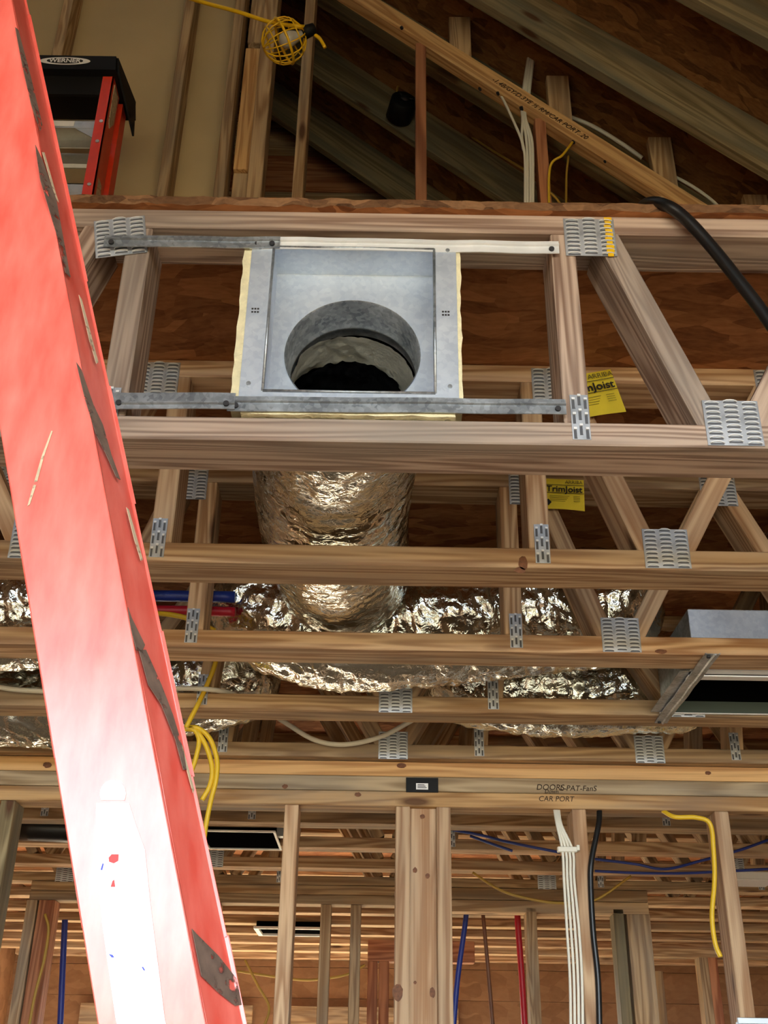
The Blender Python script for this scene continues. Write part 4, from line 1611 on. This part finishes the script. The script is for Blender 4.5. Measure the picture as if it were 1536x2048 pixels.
for pts, mt in (
        ([(383, 1858), (392, 1868), (436, 1912), (474, 1960), (482, 2010), (470, 2012), (436, 1985), (402, 1952)], 'scuff'),
        ([(255, 1215), (262, 1235), (289, 1290), (283, 1305), (272, 1300), (262, 1260)], 'scuff'),
        ([(277, 1300), (291, 1300), (322, 1370), (345, 1430), (366, 1500), (372, 1540), (366, 1540), (350, 1480), (322, 1410), (296, 1370)], 'scuff'),
        ([(70, 290), (84, 320), (112, 400), (130, 500), (140, 555), (130, 545), (116, 480), (98, 420), (80, 360)], 'scuff'),
        ([(152, 725), (162, 740), (186, 810), (205, 850), (222, 910), (240, 960), (232, 955), (212, 910), (192, 870), (170, 800)], 'scuff'),
        ([(84, 305), (88, 305), (112, 390), (117, 405), (110, 396)], 'scuff_pale'),
        ([(30, 55), (36, 60), (60, 150), (84, 250), (80, 262), (62, 210), (44, 130)], 'scuff'),
        ([(157, 590), (163, 600), (196, 725), (192, 728), (178, 680)], 'scuff_pale'),
        ([(252, 1015), (257, 1020), (285, 1120), (281, 1122), (268, 1080)], 'scuff_pale'),
        ([(360, 1490), (364, 1492), (388, 1580), (385, 1586), (374, 1545)], 'scuff_pale')):
    decal('scuff_mark', pts, Rb, fln, M[mt], ld, lift=0.0006)
decal('scratch', [(103, 862), (106, 863), (88, 915), (74, 968), (60, 1010), (55, 1013), (70, 960), (84, 912)], Rb, webn, M['scuff_pale'], ld)
# white pictogram sticker with remains of print
knob = [(243 + 0 + 26 * math.cos(a) - 17, 1588 - 28 * math.sin(a)) for a in [math.pi * (-0.15 + 1.3 * i / 16) for i in range(17)]]
body = [(193, 1606), (258, 1606), (272, 1650), (290, 1700), (300, 1800), (330, 2040), (400, 2300), (300, 2300), (232, 2040), (205, 1850), (190, 1700)]
decal('warning_sticker', knob, Rb, webn, M['white'], ld)
body_o = decal('warning_sticker', body, Rb, webn, M['white'], ld)
for pts, mt in (([(218, 1716), (224, 1709), (238, 1709), (237, 1722), (228, 1727), (219, 1724)], 'red_ink'), ([(226, 1762), (229, 1760), (231, 1774), (222, 1774)], 'red_ink'),
                ([(202, 1740), (206, 1727), (208, 1728), (205, 1740), (206, 1741)], 'blue_ink'), ([(218, 1908), (226, 1910), (229, 1915), (224, 1915)], 'blue_ink'), ([(284, 1934), (287, 1934), (291, 1941), (288, 1941)], 'blue_ink')):
    decal('print_mark', pts, Rb, webn, M[mt], body_o, lift=0.0016)
mb = MB()
pA, pB_ = P(28, -60, 0.86), P(58, 66, 0.855)
mb.tube([pA, pB_], 0.0028, 8)
tag(mb.build('spreader_bar', M['black'], ld, False, origin=pA), 'black spreader bar end')
# foot of the rail
ft = onl(Rb, Rt, 0.0).lerp(onl(Lb, Lt, 0.0), 0.5)
abox('foot', ld, (ft.x - 0.07, ft.y - 0.02, 0.0), (ft.x + 0.06, ft.y + 0.07, 0.06), M['black'], 0.004)

# ------------------------------------------------------------------ cables and pipes below the floor
Yw = YW - 0.006
for i in range(4):
    x0 = 1108 + i * 3.0
    x1 = 1125 + i * 6.8
    x2 = 1132 + i * 8.0
    cable('white_cable', [P(x0, 1616, Yw + .03), P(x0 + 6, 1650, Yw - .006), P(x1, 1702, Yw - .010), P(x1 + 3, 1760, Yw - .010), P(x2 + 2, 1860, Yw - .01), P(x2 + 8, 1960, Yw - .008), P(x2 + 10, 2100, Yw - .008)],
          0.0037, M['white_cable'], 'white cable stapled in a bundle down the wall stud', 'cable', 'white cables stapled to the stud')
c = P(1130, 1700, Yw)
cl = tag(empty('cable_stacker', c), 'white cable stacker clip holding the white bundle', 'clip')
abox('clip_body', cl, (c.x - 0.022, Yw - 0.018, c.z - 0.008), (c.x + 0.030, Yw - 0.001, c.z + 0.006), M['white_cable'], 0.002)
abox('clip_tab', cl, (c.x + 0.028, Yw - 0.02, c.z - 0.004), (c.x + 0.036, Yw - 0.002, c.z + 0.010), M['white_cable'], 0.001)
cable('black_cable', [P(1199, 1618, Yw + .03), P(1197, 1650, Yw + .01), P(1184, 1715, Yw), P(1181, 1760, Yw), P(1186, 1860, Yw), P(1196, 1960, Yw), P(1200, 2100, Yw)],
      0.0075, M['black_hose'], 'black cable dropping through the wall plates beside the stud', 'cable', sides=10)
cable('yellow_cable', [P(1326, 1622, Yw + .02), P(1350, 1634, Yw - .01), P(1392, 1635, Yw - .015), P(1420, 1648, Yw - .015), P(1427, 1700, Yw - .015), P(1429, 1760, Yw - .015), P(1424, 1830, Yw - .015), P(1430, 1885, Yw - .015), P(1441, 1914, Yw - .015)],
      0.0062, M['yellow_cable'], 'yellow cable hanging by the stud with a cut end', 'cable', sides=10)
cable('yellow_cable', [P(1474, 1925, Yw + .05), P(1478, 1950, Yw + .03), P(1478, 1990, Yw + .03), P(1484, 2020, Yw + .03), P(1489, 2045, Yw + .03)],
      0.006, M['yellow_cable'], 'short yellow cable entering the steel outlet box', 'cable')
ob0 = P(1500, 2046, Yw + .03)
ob = tag(empty('outlet_box', ob0), 'galvanized steel outlet box fixed to the wall stud', 'outlet box')
abox('box_body', ob, (ob0.x - 0.03, Yw + 0.002, ob0.z - 0.10), (ob0.x + 0.035, Yw + 0.05, ob0.z + 0.004), M['greybox'], 0.002)
abox('box_ring', ob, (ob0.x - 0.04, Yw - 0.004, ob0.z - 0.004), (ob0.x + 0.044, Yw + 0.0015, ob0.z + 0.010), M['greybox'], 0.001)

# yellow cable loops by the ladder, white draped cable
Yy = D0 + 3 * S - 0.02
cable('yellow_cable', [P(436, 1300, Yy), P(428, 1335, Yy), P(405, 1390, Yy), P(372, 1455, Yy - .01)], 0.0058, M['yellow_cable'],
      'yellow cable slanting down from the trusses to its coil', 'cable', sides=10)
Yy2 = Yy + 0.02
for pts, lab in (
        ([(368, 1456), (395, 1456), (420, 1478), (434, 1520), (432, 1560), (422, 1600), (412, 1650), (405, 1700)], 'longest drooping loop of yellow cable beside the ladder'),
        ([(370, 1458), (392, 1462), (412, 1492), (424, 1535), (420, 1570), (404, 1600)], 'middle drooping loop of yellow cable beside the ladder'),
        ([(372, 1455), (388, 1458), (398, 1480), (392, 1515), (382, 1545), (370, 1580)], 'shortest drooping loop of yellow cable beside the ladder')):
    cable('yellow_cable', [P(x, y, Yy2) for x, y in pts], 0.0058, M['yellow_cable'], lab, 'cable', 'yellow cable loops', sides=10)
cable('yellow_cable', [P(290, 1226, D0 + 2 * S + .12), P(340, 1229, D0 + 2 * S + .1), P(385, 1240, D0 + 2 * S + .1), P(430, 1262, D0 + 2 * S + .1)], 0.006, M['yellow_cable'],
      'yellow cable crossing under the red pipe between trusses', 'cable')
Yv = D0 + 3 * S + 0.0
cable('white_cable', [P(-40, 1366, Yv - .02), P(40, 1380, Yv - .02), P(200, 1384, Yv - .02), P(340, 1377, Yv - .02), P(420, 1379, Yv - .02), P(470, 1388, Yv + .05)], 0.0062, M['white_cable'],
      'white cable running along the truss behind the ladder', 'cable')
Yv2 = D0 + 4 * S - 0.03
cable('white_cable', [P(540, 1425, Yv2), P(575, 1448, Yv2), P(630, 1480, Yv2), P(690, 1489, Yv2), P(760, 1474, Yv2), P(815, 1446, Yv2), P(850, 1425, Yv2)], 0.0068, M['white_cable'],
      'white cable sagging in a loop in front of the wall truss', 'cable', sides=10)
Yp = D0 + 2 * S + 0.13
cable('blue_pipe', [P(200, 1190, Yp), P(470, 1194, Yp)], 0.013, M['blue_pex'], 'blue water pipe above the red pipe between trusses', 'pipe', sides=14)
cable('red_pipe', [P(200, 1219, Yp), P(360, 1221, Yp), P(470, 1224, Yp)], 0.011, M['red_pex'], 'red water pipe under the blue pipe between trusses', 'pipe', sides=14)
# pipes and wires in the back room
Yb = 5.35
cable('blue_pipe', [P(936, 1790, Yb), P(930, 1850, Yb), P(915, 1960, Yb), P(905, 2080, Yb)], 0.012, M['blue_pex'], 'blue water pipe hanging past the centre post', 'pipe')
cable('brown_pipe', [P(962, 1790, Yb), P(968, 1850, Yb), P(978, 1960, Yb), P(988, 2080, Yb)], 0.009, M['brown_pipe'], 'thin brown tube hanging between the blue and red pipes', 'pipe')
cable('red_pipe', [P(1033, 1790, Yb), P(1036, 1850, Yb), P(1044, 1960, Yb), P(1051, 2080, Yb)], 0.014, M['red_pex'], 'red water pipe hanging beside a back room stud', 'pipe')
cable('blue_pipe', [P(130, 1840, Yb), P(127, 1900, Yb), P(120, 2060, Yb)], 0.014, M['blue_pex'], 'blue water pipe in the back room beside a dangling old wire', 'pipe')
Yz = 4.3
cable('yellow_wire', [P(945, 1745, Yz), P(1000, 1780, Yz), P(1060, 1798, Yz), P(1120, 1806, Yz), P(1190, 1800, Yz), P(1262, 1752, Yz)], 0.005, M['yellow_dull'],
      'faded yellow wire sagging across the back room joists', 'wire')
cable('yellow_wire', [P(475, 1942, 5.8), P(560, 1955, 5.8), P(620, 1960, 5.8), P(690, 1950, 5.8), P(730, 1930, 5.8)], 0.006, M['yellow_dull'], 'slack yellow wire strung behind the far studs', 'wire')
cable('yellow_wire', [P(490, 1920, 5.7), P(515, 1970, 5.7), P(538, 2015, 5.7), P(525, 2060, 5.7)], 0.006, M['yellow_dull'], 'bent yellow wire hanging near the red ladder foot', 'wire')
cable('yellow_wire', [P(90, 1828, 4.9), P(97, 1860, 4.9), P(88, 1920, 4.9), P(70, 1990, 4.9), P(55, 2070, 4.9)], 0.006, M['yellow_dull'], 'old yellow wire dangling beside a blue pipe and wide post', 'wire')
for i, (pts, lab) in enumerate((
        ([(905, 1660), (960, 1670), (1020, 1685), (1120, 1705)], 'blue wire sagging from the joist plate toward the white bundle'),
        ([(940, 1672), (990, 1690), (1025, 1702)], 'short blue wire end under the back joists'),
        ([(1190, 1718), (1270, 1728), (1330, 1738), (1400, 1722), (1480, 1700), (1536, 1680)], 'blue wire looping past the yellow hanging cable'),
        ([(1190, 1742), (1280, 1746), (1380, 1746), (1536, 1738)], 'straight blue wire behind the yellow hanging cable'))):
    cable('blue_wire', [P(x, y, 3.95 + 0.1 * i) for x, y in pts], 0.005, M['blue_pex'], lab, 'wire')

# black fan boxes, white box in the back rooms
def fanbox(px0, px1, Ya, Yb_, h, label, name='fan_box', mat='black'):
    x0, x1 = P(px0, 1690, Ya).x, P(px1, 1690, Ya).x
    t = tag(empty(name, (x0, Ya, ZC)), label, 'fan box')
    abox('housing', t, (x0, Ya, ZC - 0.012), (x1, Yb_, ZC + h), M['matte_black'], 0.003)
    for lo, hi in (((x0 - .008, Ya - .008, ZC - .016), (x1 + .008, Ya, ZC - .010)), ((x0 - .008, Yb_, ZC - .016), (x1 + .008, Yb_ + .008, ZC - .010)),
                   ((x0 - .008, Ya, ZC - .016), (x0, Yb_, ZC - .010)), ((x1, Ya, ZC - .016), (x1 + .008, Yb_, ZC - .010))):
        abox('rim', t, lo, hi, M['white'], 0)
    abox('bracket', t, (x1, (Ya + Yb_) / 2 - 0.02, ZC), (x1 + 0.03, (Ya + Yb_) / 2 + 0.02, ZC + 0.06), M['greybox'], 0.001)
    return t


fanbox(395, 545, D0 + 6 * S + 0.095, D0 + 7 * S - 0.02, 0.12, 'black fan housing set between back room joists beside the ladder')
x0 = P(512, 1860, 6.1).x
x1 = P(645, 1860, 6.1).x
t = tag(empty('fan_box', (x0, 6.1, ZC)), 'black fan housing with white rim hung below the sunlit joists', 'fan box')
abox('housing', t, (x0, 6.1, ZC - 0.03), (x1, 6.36, ZC - 0.001), M['matte_black'], 0.003)
for lo, hi in (((x0 - .012, 6.08, ZC - .042), (x1, 6.1, ZC - .030)), ((x0 - .012, 6.36, ZC - .042), (x1, 6.38, ZC - .030)), ((x0 - .012, 6.1, ZC - .042), (x0 + .012, 6.36, ZC - .030))):
    abox('rim', t, lo, hi, M['white'], 0)
x0 = P(1466, 1760, 4.5).x
t = tag(empty('white_housing', (x0, 4.5, ZC)), 'white rectangular housing under the back joists beside a stud', 'housing')
abox('housing', t, (x0, 4.5, ZC - 0.035), (x0 + 0.18, 4.66, ZC - 0.001), M['white'], 0.004)
abox('rim', t, (x0 - 0.03, 4.48, ZC - 0.04), (x0 + 0.2, 4.5, ZC - 0.034), M['white'], 0.001)
Yt = 3.92
mb = MB()
a_, b_ = P(45, 1655, Yt), P(180, 1663, Yt)
mb.tube([a_, a_.lerp(b_, 0.15), b_ + V((0.3, 0, 0))], 0.045, 20)
tag(mb.build('black_duct', M['black_hose'], None, True, origin=a_), 'smooth black duct pipe behind the ladder in the back room', 'duct')

# ------------------------------------------------------------------ knots on the boards
M['knot'] = plain('knot', (112, 70, 42), 0.7, var=0.4, vscale=120)


def knot(px, py, Y, a, b, parent, seed=0):
    c = P(px, py, Y)
    mb = MB()
    n = 18
    ring = []
    for i in range(n):
        t = 2 * math.pi * i / n
        q = 1 + 0.25 * noise.noise(V((math.cos(t) * 2 + seed, math.sin(t) * 2, seed)))
        ring.append(V((c.x + a * q * math.cos(t), c.y, c.z + b * q * math.sin(t))))
    mb.prism(ring, [p - V((0, 0.0005, 0)) for p in ring])
    return mb.build('knot', M['knot'], parent, False, origin=c)


knot(1046, 1126, D0 + S, 0.008, 0.013, T[1], 1)
knot(1040, 1140, D0 + S, 0.010, 0.006, T[1], 2)
knot(1322, 1303, D0 + 2 * S, 0.013, 0.005, T[2], 3)
for i, (x, y, a, b) in enumerate(((570, 1573, .008, .006), (803, 1531, .013, .007), (716, 1589, .009, .006), (1416, 1546, .008, .005), (95, 1530, .012, .008))):
    knot(x, y, YW - 0.003, a, b, wm, i + 5)
for i, (x, y, a, b) in enumerate(((845, 1633, .007, .006), (830, 1740, .006, .007), (855, 1752, .006, .007), (795, 1985, .013, .02), (865, 1985, .007, .012), (830, 1965, .004, .004))):
    knot(x, y, YW + (0.02 if 815 < x < 870 else 0), a, b, wm, i + 15)
